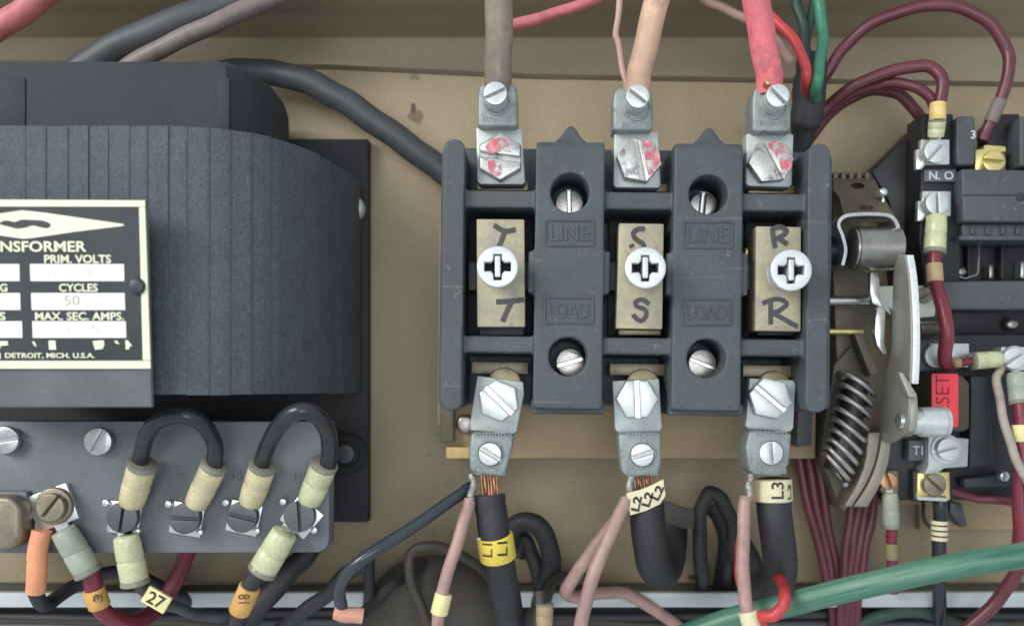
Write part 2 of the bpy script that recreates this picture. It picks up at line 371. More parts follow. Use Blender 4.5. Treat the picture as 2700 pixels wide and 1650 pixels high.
def rrect(x0, y0, x1, y1, r, n=5):
    out = []
    for cx, cy, a in ((x1-r, y0+r, -90), (x1-r, y1-r, 0), (x0+r, y1-r, 90), (x0+r, y0+r, 180)):
        for i in range(n+1): t = R(a+90*i/n); out.append((cx+r*math.cos(t), cy+r*math.sin(t)))
    return out
def remeshed(name, bm, voxel, material, parent, it=4):
    o = obj(name, bm, material, parent)
    m = o.modifiers.new('r', 'REMESH'); m.mode = 'VOXEL'; m.voxel_size = voxel*.001; m.use_smooth_shade = True
    s = o.modifiers.new('s', 'SMOOTH'); s.factor = .5; s.iterations = it
    dg = bpy.context.evaluated_depsgraph_get(); me = bpy.data.meshes.new_from_object(o.evaluated_get(dg))
    o.modifiers.clear(); old = o.data; o.data = me; bpy.data.meshes.remove(old)
    me.materials.clear(); me.materials.append(M[material])
    for p in me.polygons: p.use_smooth = True
    return o
# ================================================================== the setting
structure(obj('cabinet_back', px_box(-500, 60, 3300, 2100, -30, -27, 0), 'back_wall'))
zt = P(0, 100, -27).z
def box_mm(x0, x1, y0, y1, z0, z1, b=0):
    return poly_mm([(x0, z0), (x1, z0), (x1, z1), (x0, z1)], y0, y1, b)
structure(obj('cabinet_top', box_mm(-330, 330, 30, -38, zt, zt+2), 'back_wall'))
mp = structure(obj('mounting_panel', px_poly([(-420, 164), (860, 180), (1400, 205), (2700, 226), (3200, 236), (3200, 1536), (-420, 1536)], -3, 0, .5), 'panel'))
obj('edge_shade_strip', px_poly([(-420, 154), (860, 170), (1400, 195), (2700, 216), (3200, 226), (3200, 238), (2700, 228), (1400, 207), (860, 182), (-420, 166)], -4, .6, .2), 'stain_and_shade', mp)  # dark strip painted in for the shadow line above the panel
def blob(cx, cy, rx, ry, seed):
    rnd = random.Random(seed); return [(cx+rx*math.cos(t*.3927)*rnd.uniform(.6, 1.25), cy+ry*math.sin(t*.3927)*rnd.uniform(.6, 1.25)) for t in range(16)]
obj('scuff_mark', px_poly(blob(1094, 203, 16, 8, 1), -.5, .15, 0), 'smudge', mp)
obj('scuff_mark', px_poly(blob(1098, 308, 22, 20, 4), -.5, .15, 0), 'smudge', mp)
obj('scuff_mark', px_poly(blob(1090, 287, 8, 16, 9), -.5, .2, 0), 'stain_and_shade', mp)
obj('scuff_mark', px_poly(blob(1826, 1521, 16, 9, 5), -.5, .2, 0), 'stain_and_shade', mp)
zr = P(0, 1562, 18).z
structure(obj('support_rail', box_mm(-330, 330, -14.5, -18, P(0, 1601, 18).z, zr, .5), 'rail'))
mat('ledge', (.11, .115, .10), .6, var=.25, scale=60)  # dark colour carries the shade on the rail's top face
structure(obj('ledge', box_mm(-330, 330, .2, -14.4, P(0, 1598, 18).z, P(0, 1560, 14).z-.3), 'ledge'))
structure(obj('trough_shade', box_mm(-330, 330, 5, 2, P(0, 2100, 0).z, P(0, 1596, 2).z), 'trough'))  # near-black sheet stands for the unlit space under the rail
# ================================================================== transformer
T = thing('transformer', 'large black tape-wound transformer with cream-bordered nameplate and terminal board', 'transformer', P(400, 1375, 6))
obj('mounting_plate', px_box(-200, 366, 971, 1376, 0, 6, .5), 'plate_black', T)
def plan_solid(prof, z0, z1, b=.8, seg=3):
    """upright solid from a plan outline of (photo column, depth)"""
    bm = bmesh.new(); vs = []
    for px, d in prof: q = P(px, 0, d); vs.append(bm.verts.new((q.x, q.y, z0)))
    f = bm.faces.new(vs); r = bmesh.ops.extrude_face_region(bm, geom=[f])
    bmesh.ops.translate(bm, vec=(0, 0, z1-z0), verts=[v for v in r['geom'] if isinstance(v, bmesh.types.BMVert)])
    bmesh.ops.recalc_face_normals(bm, faces=bm.faces); bev(bm, b, seg, 40); return bm
core = plan_solid([(-250, 73), (560, 73), (596, 72.4), (614, 70.5), (650, 66), (690, 58), (725, 47), (750, 33), (761, 18), (762, 6.5), (-250, 6.5)], 20, P(0, 156, 73).z, 0)
top = max(v.co.z for v in core.verts)
bmesh.ops.bevel(core, geom=[e for e in core.edges if all(v.co.z > top-.01 for v in e.verts)], offset=3, segments=4, profile=.5, affect='EDGES', clamp_overlap=True)
co = obj('core_winding', core, 'core_black', T)
for x0, x1 in ((-60, 66), (570, 604)):
    obj('tape_strip', px_box(x0, 205, x1, 345, 72, 73.5, .3), 'core_black', co)
prof = [(-250, 89), (300, 89), (450, 88.5), (560, 86.5), (640, 82.5), (710, 77), (770, 69), (830, 57), (880, 42), (920, 28), (942, 17), (951, 9)]
pm = catmull([Vector((P(x, 0, d).x, d, 0)) for x, d in prof], 10)
zc0, zc1 = P(0, 1040, 88).z, P(0, 336, 88).z
def upright(pts, z0, z1, b=.5):
    bm = bmesh.new(); vs = [bm.verts.new((x, -d, z0)) for x, d in pts]
    f = bm.faces.new(vs); r = bmesh.ops.extrude_face_region(bm, geom=[f])
    bmesh.ops.translate(bm, vec=(0, 0, z1-z0), verts=[v for v in r['geom'] if isinstance(v, bmesh.types.BMVert)])
    bmesh.ops.recalc_face_normals(bm, faces=bm.faces); bev(bm, b, 2, 50); return bm
coil = obj('coil', upright([(p.x, p.y) for p in pm]+[(P(951, 0, 10).x, 6.5), (pm[0].x, 6.5)], zc0, zc1, .8), 'coil_tape', T)
cum = [0]
for a, b in zip(pm, pm[1:]): cum.append(cum[-1]+(b-a).length)
def at_s(s):
    s = max(0, min(cum[-1]-1e-4, s))
    for i in range(len(cum)-1):
        if cum[i+1] >= s:
            t = (s-cum[i])/(cum[i+1]-cum[i]); p = pm[i].lerp(pm[i+1], t); tg = (pm[i+1]-pm[i]).normalized(); return p, Vector((-tg.y, tg.x, 0))
def s_of(px):
    best = min(range(len(pm)), key=lambda i: abs(PX+pm[i].x*F/(CAM-pm[i].y)-px)); return cum[best]
cuts = [-230, -150, -45, 66, 120, 178, 232, 284, 340, 388, 442, 492, 550, 606, 660, 712, 740, 800, 840, 872, 905, 930]
ss = []
for cpx in cuts:
    lo, hi = 0, cum[-1]
    for _ in range(40):
        mid = (lo+hi)/2; p, _n = at_s(mid)
        if PX+p.x*F/(CAM-p.y) < cpx: lo = mid
        else: hi = mid
    ss.append(lo)
for i in range(len(ss)-1):
    s0, s1 = ss[i]-.3, ss[i+1]+.3; K = 8; outer, inner = [], []
    for k in range(K+1):
        s = s0+(s1-s0)*k/K; p, nn = at_s(s)
        h = .10+random.uniform(.14, .46)*(k/K)**1.6*random.uniform(.8, 1.2)
        outer.append((p.x+nn.x*h, p.y+nn.y*h)); inner.append((p.x-nn.x*.4, p.y-nn.y*.4))
    bm = upright(outer+inner[::-1], zc0+random.uniform(-.3, .2), zc1+random.uniform(.0, .25), .12)
    obj('tape_strip', bm, 'coil_tape', coil, 30)
# pale disc standing in for a highlight behind the coil
obj('highlight_disc', px_disc(919, 546, 38, 6, 13, 1.5, 32, 3), 'nickel', T)
# foot grommet
g = obj('foot_grommet', px_disc(912, 1196, 52, 6, 12, 1.2, 32, 3), 'core_black', T)
obj('bolt', px_disc(908, 1196, 26, 12, 15, .8, 24, 3), 'dark_screw', g)
obj('grommet_ring', curve_solid([circ(912, 1196, 44, 36), circ(912, 1196, 36, 36)], 11.5, 13.5, .4), 'core_black', g)
# nameplate bracket and nameplate
def nd(py): return 98.5-(py-530)/442*3.5
def name_pts(pts): return [P(x, y, nd(y)) for x, y in pts]
def name_solid(pts, t0, t1, b=.08):
    bm = bmesh.new(); f = bm.faces.new([bm.verts.new(v+Vector((0, -t1, 0))) for v in name_pts(pts)])
    r = bmesh.ops.extrude_face_region(bm, geom=[f])
    bmesh.ops.translate(bm, vec=(0, t1-t0, 0), verts=[v for v in r['geom'] if isinstance(v, bmesh.types.BMVert)])
    bmesh.ops.recalc_face_normals(bm, faces=bm.faces); bev(bm, b, 1); return bm
br = obj('nameplate_bracket', name_solid([(-260, 530), (387, 530), (402, 1074), (-260, 1074)], -1.5, 0, .4), 'bracket', T)
obj('bracket_arm', px_box(-260, 600, 240, 1030, 86, 94, 0), 'plate_black', T)
NP = obj('nameplate', name_solid([(-260, 527), (386, 530), (400, 972), (-260, 972)], .05, .7, .15), 'name_black', T)
obj('border', name_solid([(-260, 527), (386, 530), (386.3, 547), (-260, 546)], .4, 1.0), 'name_cream', NP)
obj('border', name_solid([(370, 548), (386.3, 548), (400, 950), (380, 950)], .4, 1.0), 'name_cream', NP)
obj('border', name_solid([(-260, 951), (400, 951), (400.5, 972), (-260, 972)], .4, 1.0), 'name_cream', NP)
dm_ = obj('emblem', name_solid([(-197, 594), (62, 556), (120, 562), (329, 592), (331, 597), (200, 613), (90, 629), (66, 631)], .4, .95), 'name_cream', NP)
obj('emblem_figure', name_solid(smooth2([(0, 592), (20, 583), (45, 587), (62, 581), (95, 582), (120, 584), (138, 593), (130, 603), (108, 600), (92, 596), (70, 602), (48, 604), (22, 597)], 3)[:-1], .9, 1.1, 0), 'name_black', dm_)
for (x0, y0, x1, y1) in ((83, 697, 330, 742), (86, 773, 332, 818), (89, 847, 335, 891), (-200, 697, 55, 742), (-200, 773, 57, 818), (-200, 847, 62, 891)):
    obj('data_field', name_solid([(x0, y0), (x1, y0), (x1+1.5, y1), (x0+1.5, y1)], .4, .9), 'name_field', NP)
def ntext(s, x0, y0, x1, y1, m='name_cream', off=.85, bold=.014):
    dd = nd((y0+y1)/2)+off; o = text('lettering', s, x0, y0, x1, y1, dd, m, NP, thick=.12, bold=bold)
    for v in o.data.vertices: v.co.y += -v.co.z*F/(CAM-dd)*3.5/442     # lean back with the plate
    return o
ntext('TRANSFORMER', -86, 636, 228, 664, bold=.02)
ntext('PRIM. VOLTS', 117, 672, 293, 694, bold=.02); ntext('CYCLES', 156, 748, 258, 769, bold=.02); ntext('MAX. SEC. AMPS.', 93, 823, 327, 844, bold=.02)
ntext('G', 0, 748, 20, 769, bold=.02); ntext('S', -2, 823, 15, 844, bold=.02); ntext('DETROIT, MICH. U.S.A.', 14, 930, 250, 946, bold=.022); ntext('N', -12, 930, 2, 946, bold=.02)
ntext('50', 170, 779, 211, 805, 'stamp_grey', .81, 0); ntext('12.5', 178, 854, 262, 880, 'faint_stamp', .82, 0); ntext('200 / 400', 122, 704, 280, 730, 'faint_stamp', .82, -.004)
for pts in ([(-6, 900), (24, 899), (26, 910), (6, 912), (4, 921), (-6, 920)], [(88, 900), (96, 901), (101, 915), (94, 910)], [(132, 898), (150, 898), (152, 922), (134, 922)],
            [(248, 899), (277, 897), (279, 908), (274, 920), (254, 922)], [(304, 899), (312, 898), (319, 908), (310, 906)], [(334, 897), (340, 897), (352, 912), (345, 914), (344, 921), (335, 921)]):
    obj('worn_lettering', name_solid(pts, .4, .9, 0), 'name_cream', NP)
obj('rivet', px_disc(357, 754, 23, 96, 98.8, .9, 24, 3), 'name_black', NP)
# terminal board
TB = 60
bo = []
for x, y in ((-260, 1109), (868, 1111), (868, 1420)): bo.append((x, y))
for i in range(1, 7): t = R(90*i/6); bo.append((832+36*math.cos(t), 1420+36*math.sin(t)))
bo += [(-260, 1459)]
board = obj('terminal_board', px_poly(bo, 52, TB, .5), 'board', T)
obj('board_support', px_box(-260, 1130, 780, 1440, 6, 52, 0), 'plate_black', T)
for cx, cy, a in ((12, 1160, -12), (257, 1164, -62)): screw('board_screw', cx, cy, 37, a, TB, TB+3.4, 'steel', T, sw=10, dome=2.0, depth=.5, slot_mat='slot_steel')
for s, x0, x1 in (('H4', 466, 492), ('H3', 614, 640), ('H1', 778, 806)): text('stamped_letter', s, x0, 1244, x1, 1266, TB+.05, 'bracket', T, thick=.08, bold=0)
terms = ((321, 1364, -82), (486, 1367, 2), (637, 1363, 14), (789, 1361, 86))
for i, (cx, cy, a) in enumerate(terms):
    rot = (8, 10, 12, 40)[i]
    cl = obj('clamp_plate', px_poly(rot_rect(cx+6, cy+2, 84, 84, rot), TB, TB+1.6, .3), 'tin', T)
    screw('terminal_screw', cx, cy, 41, a, TB+3.0, TB+7.0, 'dark_screw', T, sw=9, dome=.5, depth=.4)
    for dx, dy in ((-44, -38), (38, 37)): obj('locating_pin', px_disc(cx+dx, cy+dy, 9.5, TB, TB+3, .5, 14), 'tin', T)
# bronze terminal with square washer at the left
obj('square_washer', px_poly(rot_rect(140, 1338, 108, 100, -20), TB, TB+2.2, .3), 'tin', T)
obj('cup_washer', px_disc(139, 1334, 50, TB+2.2, TB+4.2, .8, 30, 3), 'bronze', T)
screw('bronze_screw', 131, 1338, 38, -52, TB+4.0, TB+7.2, 'bronze', T, sw=8, dome=.8)
bl = obj('bronze_post', px_poly(rrect(-90, 1308, 52, 1450, 40), TB, TB+9, 1.6, 3), 'bronze', T)
obj('bronze_arm', px_box(-80, 1296, 70, 1322, TB, TB+3.2, .5), 'board', T)
# ---------------------------------------------------------------- jumpers on the terminal board
def jumper(label, pts, wpx, sl, lugs):
    t = thing('jumper_wire', label, 'jumper wire', P(sl[0][0][0], sl[0][0][1], TB), None)
    tube('insulated_wire', pts, wpx, 'black_wire', t, 18, .05)
    for p0, p1, w_, m_ in sl: sleeve('crimp_sleeve', p0, p1, w_, m_, t)
    for a in lugs: ring_lug(*a, 'tin', t)
jumper('short black loop of jumper wire nearer the nameplate, with two beige crimp sleeves',
       [(368, 1240, 68), (373, 1200, 71), (386, 1150, 76), (415, 1112, 80), (462, 1096, 82), (505, 1100, 82), (545, 1130, 78), (566, 1172, 73), (566, 1225, 70), (560, 1245, 68)], 43,
       [((376, 1222, 70), (346, 1328, 64), 74, 'ivory'), ((567, 1224, 70), (516, 1330, 64), 68, 'ivory')],
       [(321, 1364, 40, 345, 1322, 34, TB+1.7, TB+2.9), (486, 1367, 40, 515, 1322, 34, TB+1.7, TB+2.9)])
jumper('taller black loop of jumper wire at the rounded end of the terminal board',
       [(689, 1240, 68), (695, 1205, 72), (714, 1158, 78), (748, 1108, 84), (795, 1083, 86), (838, 1098, 83), (866, 1145, 77), (868, 1200, 72), (862, 1240, 69)], 45,
       [((694, 1226, 70), (660, 1326, 64), 70, 'ivory'), ((856, 1222, 70), (815, 1322, 64), 70, 'ivory_green')],
       [(637, 1363, 40, 658, 1320, 34, TB+1.7, TB+2.9), (789, 1361, 40, 813, 1318, 34, TB+1.7, TB+2.9)])
def lead(name, label, wires, sleeves=(), bands=(), lugs=(), cat='wire', texts=(), group=None):
    t = thing(name, label, cat, P(*wires[0][0][0]), group)
    for pts, wpx, m_ in wires: tube('insulated_wire', pts, wpx, m_, t)
    for s_ in sleeves: sleeve('crimp_sleeve', *s_, t)
    for b_ in bands: band('wire_marker', *b_, t)
    for l_ in lugs: ring_lug(*l_, t)
    for a in texts: text('lettering', *a, t, thick=.15)
    return t
lead('board_lead', 'black lead with cream crimp sleeve and yellow 27 marker flag', [([(352, 1520, 64), (372, 1546, 63), (410, 1583, 60), (470, 1602, 52), (530, 1622, 44), (600, 1626, 40), (640, 1615, 34)], 31, 'grey_cable')],
     [((357, 1538, 64), (332, 1412, 66), 72, 'ivory_green')], (), [(321, 1364, 40, 330, 1412, 40, TB+.6, TB+1.6, 'tin')])
lt = [o for o in C.objects if o.name == 'board_lead'][0]
fl = obj('marker_flag', px_poly(rot_rect(411, 1581, 68, 46, 30), 63.5, 65.2, .1), 'label_old', lt)
text('lettering', '27', 388, 1564, 434, 1598, 65.35, 'ink_and_shade', fl, rot=-28, thick=.08, bold=.01)
lead('board_lead', 'red lead with sage crimp sleeve and orange marker looping behind the terminal board',
     [([(228, 1495, 62), (240, 1512, 62), (250, 1560, 60), (268, 1606, 58), (325, 1640, 50), (392, 1622, 36), (440, 1570, 28), (476, 1500, 26), (500, 1440, 26)], 45, 'crimson')],
     [((234, 1510, 63), (166, 1396, 66), 72, 'sage')], [((246, 1551, 60.3), (263, 1599, 58.5), 57, 'label_orange')],
     [(137, 1336, 46, 168, 1398, 36, TB+1.2, TB+2.6, 'tin')])
lo_ = [o for o in C.objects if o.name == 'board_lead.001'][0]
text('lettering', '3', 246, 1566, 270, 1586, 63.2, 'brown_ink', lo_, rot=90, thick=.25, bold=0)
lead('board_lead', 'black lead with long orange heat-shrink sleeve hanging from the bronze terminal',
     [([(92, 1545, 62), (98, 1570, 60), (122, 1593, 52), (196, 1544, 40), (282, 1511, 34), (350, 1512, 30), (430, 1550, 24), (520, 1600, 14), (600, 1690, 6)], 36, 'black_rubber')], (), (),
     [(125, 1340, 46, 108, 1398, 40, TB+.4, TB+1.3, 'tin')])
lb = [o for o in C.objects if o.name == 'board_lead.002'][0]
tube('heat_shrink_sleeve', [(110, 1398, 65), (98, 1470, 65), (95, 1558, 62)], 50, 'orange_sleeve', lb, 18)
strokes('pen_mark', [[(70, 1480), (82, 1484)], [(76, 1494), (84, 1482)]], 4, 67.2, 'ink_and_shade', lb)
lead('board_lead', 'black lead with pale crimp sleeve and orange marker at the board corner',
     [([(700, 1490, 63), (677, 1516, 62), (650, 1560, 60), (632, 1610, 56), (618, 1680, 52)], 44, 'black_rubber')],
     [((690, 1506, 64), (752, 1402, 66), 76, 'ivory_green')], [((660, 1545, 61), (630, 1612, 58), 58, 'label_orange')],
     [(789, 1361, 42, 755, 1400, 40, TB+.6, TB+1.6, 'tin')])
ld = [o for o in C.objects if o.name == 'board_lead.003'][0]
text('lettering', '18', 628, 1566, 658, 1590, 65.3, 'brown_ink', ld, rot=90, thick=.25, bold=0)
# ================================================================== switch block (three pole contact block)
A = 0.7   # the block sits a fraction of a degree clockwise
bc = (1680, 730)
def rr_(pts):
    c, s = math.cos(R(A)), math.sin(R(A)); return [(bc[0]+c*(x-bc[0])-s*(y-bc[1]), bc[1]+s*(x-bc[0])+c*(y-bc[1])) for x, y in pts]
BK = thing('contact_block', 'slate grey three-pole moulded contact block marked LINE and LOAD', 'contactor', P(1680, 1210, 0))
bp_ = obj('base_plate', px_poly(rr_([(1168, 430), (2130, 430), (2130, 1080), (2156, 1080), (2156, 1203), (1185, 1214), (1185, 1128), (1157, 1128), (1157, 600), (1168, 600)]), .2, 19, .5), 'base_paint', BK)
obj('latch_tab', px_box(1176, 1178, 1250, 1208, 19, 22, .4), 'ivory_orange', BK)
obj('side_bracket', px_poly([(1160, 1000), (1196, 1000), (1196, 1166), (1160, 1166)], 19, 24, .4), 'olive_steel', BK)
obj('side_bracket', px_poly([(2108, 1000), (2146, 1000), (2140, 1174), (2100, 1178)], 19, 27, .4), 'bakelite', BK)
obj('bracket_screw', px_disc(1228, 1118, 26, 19, 22, 1.2, 24, 3), 'steel_dark', BK)
hb = bmesh.new()
def hbox(x0, y0, x1, y1, d0, d1): merge(hb, px_poly(rr_([(x0, y0), (x1, y0), (x1, y1), (x0, y1)]), d0, d1, 0))
merge(hb, px_poly(rr_(rrect(1165, 372, 1222, 1088, 26)), 24, 61.5, 0)); merge(hb, px_poly(rr_(rrect(1160, 400, 1200, 1078, 16)), 24, 52, 0))
merge(hb, px_poly(rr_(rrect(2128, 372, 2186, 1082, 26)), 24, 61.5, 0)); merge(hb, px_poly(rr_(rrect(2150, 400, 2192, 1074, 16)), 24, 56, 0))
for x0 in (1409, 1774):
    cx = x0+91.5
    col = curve_solid([rr_(rrect(x0, 384, x0+183, 1080, 10)), rr_(circ(cx, 510, 51, 40)), rr_(circ(cx, 942, 51, 40))], 24, 60.5, .3); merge(hb, col)
    hbox(x0-8, 384, x0+191, 1092, 24, 55) if False else None
    hbox(x0-16, 664, x0+199, 775, 24, 59.6)
    hbox(x0-6, 1060, x0+189, 1094, 24, 56.5); hbox(x0+2, 376, x0+181, 395, 24, 57)
    merge(hb, px_poly(rr_([(cx-46, 380), (cx-26, 362), (cx-12, 340), (cx, 332), (cx+12, 340), (cx+26, 362), (cx+46, 380), (cx+46, 400), (cx-46, 400)]), 24, 54, 0))
    for yy in (510, 942): merge(hb, px_poly(rr_(circ(cx, yy, 60, 24)), 24, 40, 0))
for x0, x1 in ((1215, 1415), (1588, 1778), (1953, 2135)):
    hbox(x0, 506, x1, 552, 24, 58.6); hbox(x0, 890, x1, 934, 24, 58.6)
hbox(1180, 395, 2170, 1070, 24, 33)
remeshed('housing', hb, .55, 'bakelite', BK)
for x0 in (1409, 1774):
    cx = x0+91.5
    for s, y0, y1 in (('LINE', 590, 643), ('LOAD', 794, 846)):
        (q,) = rr_([(cx, (y0+y1)/2)]); 
        text('raised_lettering', s, q[0]-52, q[1]-21, q[0]+52, q[1]+21, 60.5, 'bakelite', BK, thick=.42, bold=.0)
        fr = [rrect(q[0]-66, q[1]-36, q[0]+66, q[1]+36, 4), rrect(q[0]-61, q[1]-31, q[0]+61, q[1]+31, 3)]
        obj('lettering_frame', curve_solid(fr, 59.8, 61.0, .15), 'bakelite', BK)
for (x, y, a) in ((1501, 536, 88), (1853, 541, 96), (1503, 955, -16), (1852, 958, 22)):
    sx = screw('mounting_screw', x, y, 37, a, 42, 49, 'steel_dark', BK, sw=9, dome=2.2, slot_mat='slot_steel', depth=.3)
# contacts and blades
blades = [((1256, 577), (1383, 578), (1385, 862), (1258, 862)), ((1632, 588), (1751, 590), (1747, 868), (1624, 866)), ((1993, 596), (2113, 598), (2112, 874), (1991, 872))]
heads = [(1312, 703), (1702, 706), (2087, 712)]
for i, bl_ in enumerate(blades):
    cxm = (bl_[0][0]+bl_[1][0])/2; 
    obj('arc_chute', px_poly(rr_([(cxm-88, 560), (cxm+86, 560), (cxm+86, 885), (cxm-88, 885)]), 33, 36, .3), 'bakelite_dark', BK)
    for s in (-1, 1): obj('side_clip', px_box(cxm+s*72-13, 690, cxm+s*72+13, 765, 36, 49, .5), 'bakelite', BK)
    obj('blade_shelf', px_box(bl_[3][0]+6, 858, bl_[2][0]-4, 884, 36, 48, .5), 'brass_dark' if i == 1 else 'bakelite', BK)
    B_ = obj('contact_blade', px_poly(bl_, 45, 57.5, .5), 'brass_bar', BK)
    hx, hy = heads[i]
    # stem runs straight out of the panel; thread rings
    st = P(hx, hy, 70)
    bm = bmesh.new(); path = []; rad = []
    for k in range(25):
        dd = 56.5+(67.3-56.5)*k/24; path.append(Vector((st.x, -dd, st.z))); rad.append(mm(40, 66)*(1 if k % 2 else .94))
    obj('adjusting_screw', sweep(path, rad, 24, cap=False), 'zinc', BK, 25)
    hd = obj('screw_head', curve_solid([circ(hx, hy, 55, 44), [(hx+x, hy+y) for x, y in ((-10, -33), (10, -33), (11, -18), (18, -11), (35, -12), (35, 12), (18, 11), (12, 18), (10, 35), (-10, 35), (-12, 18), (-18, 11), (-35, 12), (-35, -12), (-18, -11), (-11, -18))]], 67, 70.5, .5), 'nickel', BK)
    obj('recess_floor', px_disc(hx, hy, 40, 58, 61, 0, 24), 'ink_and_shade', hd)  # black floor: the shade of the cross recess put into its colour
    obj('locking_pin', px_box(hx-7.5, hy-29, hx+7.5, hy+27, 60.5, 70.2, .35), 'nickel', hd)
D = 57.62
bl = [o for o in BK.children if o.name.startswith('contact_blade')]
bl.sort(key=lambda o: WORLD[o.name].x)
strokes('handwritten_letter', [[(1302, 594), (1330, 609), (1360, 606)], [(1331, 610), (1320, 640), (1312, 655)]], 13.5, D, 'marker_ink', bl[0])
strokes('handwritten_letter', [[(1308, 796), (1345, 794), (1382, 790)], [(1348, 797), (1336, 822), (1325, 848)]], 14, D, 'marker_ink', bl[0])
strokes('handwritten_letter', [[(1700, 604), (1684, 604), (1670, 614), (1676, 630), (1694, 642), (1697, 656), (1684, 664)], [(1663, 644), (1668, 652)]], 13.5, D, 'marker_ink', bl[1])
strokes('handwritten_letter', [[(1712, 802), (1694, 790), (1676, 796), (1680, 808), (1700, 816), (1704, 832), (1690, 846), (1674, 836), (1670, 828)]], 12.5, D, 'marker_ink', bl[1])
strokes('handwritten_letter', [[(2036, 602), (2040, 632), (2044, 654)], [(2034, 606), (2056, 598), (2074, 610), (2056, 626), (2042, 630)], [(2052, 628), (2076, 644)]], 13.5, D, 'marker_ink', bl[2])
strokes('handwritten_letter', [[(2010, 800), (2036, 790), (2060, 790), (2074, 802), (2056, 818), (2040, 826), (2062, 838), (2086, 852), (2104, 862)], [(2032, 794), (2032, 826), (2032, 856)]], 12.5, D, 'marker_ink', bl[2])
for x0, x1 in ((1246, 1396), (1610, 1764), (1962, 2106)):
    obj('line_contact_strip', px_poly(rr_([(x0+8, 484), (x1-6, 484), (x1-6, 506), (x0+8, 506)]), 33, 45, .4), 'brass_dark', BK)
    obj('load_contact_strip', px_poly(rr_([(x0, 958), (x1, 958), (x1, 990), (x0, 990)]), 33, 44, .4), 'bronze', BK)
    obj('contact_button', px_poly(rr_(circ((x0+x1)/2+12, 1018, 46, 28)), 33, 46, .6), 'brass_dark', BK)
obj('spring_washer', px_disc(1984, 665, 20, 40, 46, .8, 20), 'brass', BK)
# ================================================================== cable lugs
def lug(label, group, body, tongue, body_side, bolt, setp, hexang, sang, bang, upper, daubs=()):
    ctr = ((tongue[0][0]+tongue[2][0])/2, (tongue[0][1]+tongue[2][1])/2)
    t = thing('cable_lug', label, 'cable lug', P(*ctr, 46), group)
    obj('tongue', px_poly(tongue, 46, 53 if upper else 51.5, .5), 'alu_face', t)
    db = 57.5 if upper else 58.5
    b_ = obj('barrel', px_poly(body, 47, db, 1.1, 3), 'alu_cast', t)
    # cast recess rim
    cx, cy = setp[0], setp[1]
    if upper:
        q = P(setp[0], setp[1], 66.5)
        bx, by = setp[2], setp[3]
        obj('set_screw_well', curve_solid([circ(bx, by, 37, 32), circ(bx, by, 31, 32)], db-.6, db+.5, .25), 'alu_cast', t)
        path = [Vector((q.x, -dd, q.z)) for dd in (db-1, 63, 63.2)]
        obj('set_screw_stem', sweep(path, mm(30, 63), 24), 'zinc', t)
        screw('set_screw', cx, cy, 31, sang, 63, 66.5, 'zinc', t, sw=9, dome=.35, slot_mat='steel_dark')  # slot floor in darker metal for the shade inside the slot
        text('cast_lettering', 'PATENTED', bx-38, by+40, bx+38, by+54, db, 'alu_cast', t, thick=.25)
    else:
        obj('set_screw_well', curve_solid([circ(cx, cy, 38, 32), circ(cx, cy, 32, 32)], db-.6, db+.35, .25), 'alu_cast', t)
        obj('thread_shade_disc', px_disc(cx, cy, 34, db-1, db+.12, 0, 28), 'ink_and_shade', t)  # black disc paints the shade of the gap round the screw
        screw('set_screw', cx, cy, 31, sang, db-1, db+1.5, 'zinc', t, sw=9, dome=.35, depth=.5, slot_mat='steel_dark')  # slot shade put into a darker floor metal
        text('cast_lettering', 'PATENTED', cx-40, cy-58, cx+40, cy-43, db, 'alu_cast', t, thick=.25)
        text('cast_lettering', 'T&B', cx+8, cy+41, cx+40, cy+54, db, 'alu_cast', t, thick=.25)
        obj('cast_mark', curve_solid([circ(cx-32, cy+42, 12, 20), circ(cx-32, cy+42, 9, 20)], db-.4, db+.25, .1), 'alu_cast', t)
    m_ = 'marked_zinc' if upper else 'zinc'
    bx, by, br_ = bolt
    d0 = 53 if upper else 51.5
    hb_ = screw('hex_bolt', bx, by, br_, bang, d0, d0+6, m_, t, hexa=True, hex_a=hexang, sw=13, dome=.5, depth=.3, slot_mat=None if upper else 'slot_steel')
    for pts in daubs:
        obj('paint_daub', px_poly(smooth2(pts+pts[:1], 3)[:-1], d0+5.7, d0+6.06, 0), 'red_daub', hb_)
    return t
def body_up(x0, x1, y0, y1, c=14): return [(x0+c, y0), (x1-c, y0), (x1-3, y0+16), (x1, y0+50), (x1, y1), (x0, y1), (x0, y0+40), (x0+3, y0+14)]
G1 = None
lug('upper lug on the T pole, its red-daubed hex bolt slotted crosswise', G1, body_up(1259, 1366, 216, 334), [(1255, 336), (1376, 340), (1386, 480), (1378, 487), (1266, 486), (1258, 478)], None, (1319, 413, 63), (1306, 246, 1310, 268), 30, -25, 8, True, ([(1286, 424), (1318, 426), (1322, 448), (1312, 466), (1290, 454)], [(1280, 386), (1300, 368), (1330, 364), (1358, 386), (1356, 402), (1320, 400), (1290, 404)]))
lug('upper lug on the S pole, its steep slotted hex bolt half daubed red', G1, body_up(1616, 1722, 229, 344), [(1620, 346), (1736, 348), (1743, 490), (1736, 496), (1624, 495), (1617, 488)], None, (1686, 422, 61), (1682, 254, 1680, 282), 10, 38, 80, True, ([(1692, 370), (1718, 374), (1738, 402), (1738, 430), (1722, 456), (1708, 456), (1700, 410)],))
lug('upper lug on the R pole, its slanted slotted hex bolt daubed red along one side', G1, body_up(1984, 2087, 224, 348), [(1968, 352), (2093, 354), (2089, 488), (2082, 494), (1974, 491), (1966, 484)], None, (2034, 424, 60), (2052, 252, 2042, 278), 55, 46, 62, True, ([(2022, 380), (2048, 370), (2068, 384), (2086, 416), (2086, 442), (2066, 458), (2056, 436), (2044, 406), (2032, 394)],))
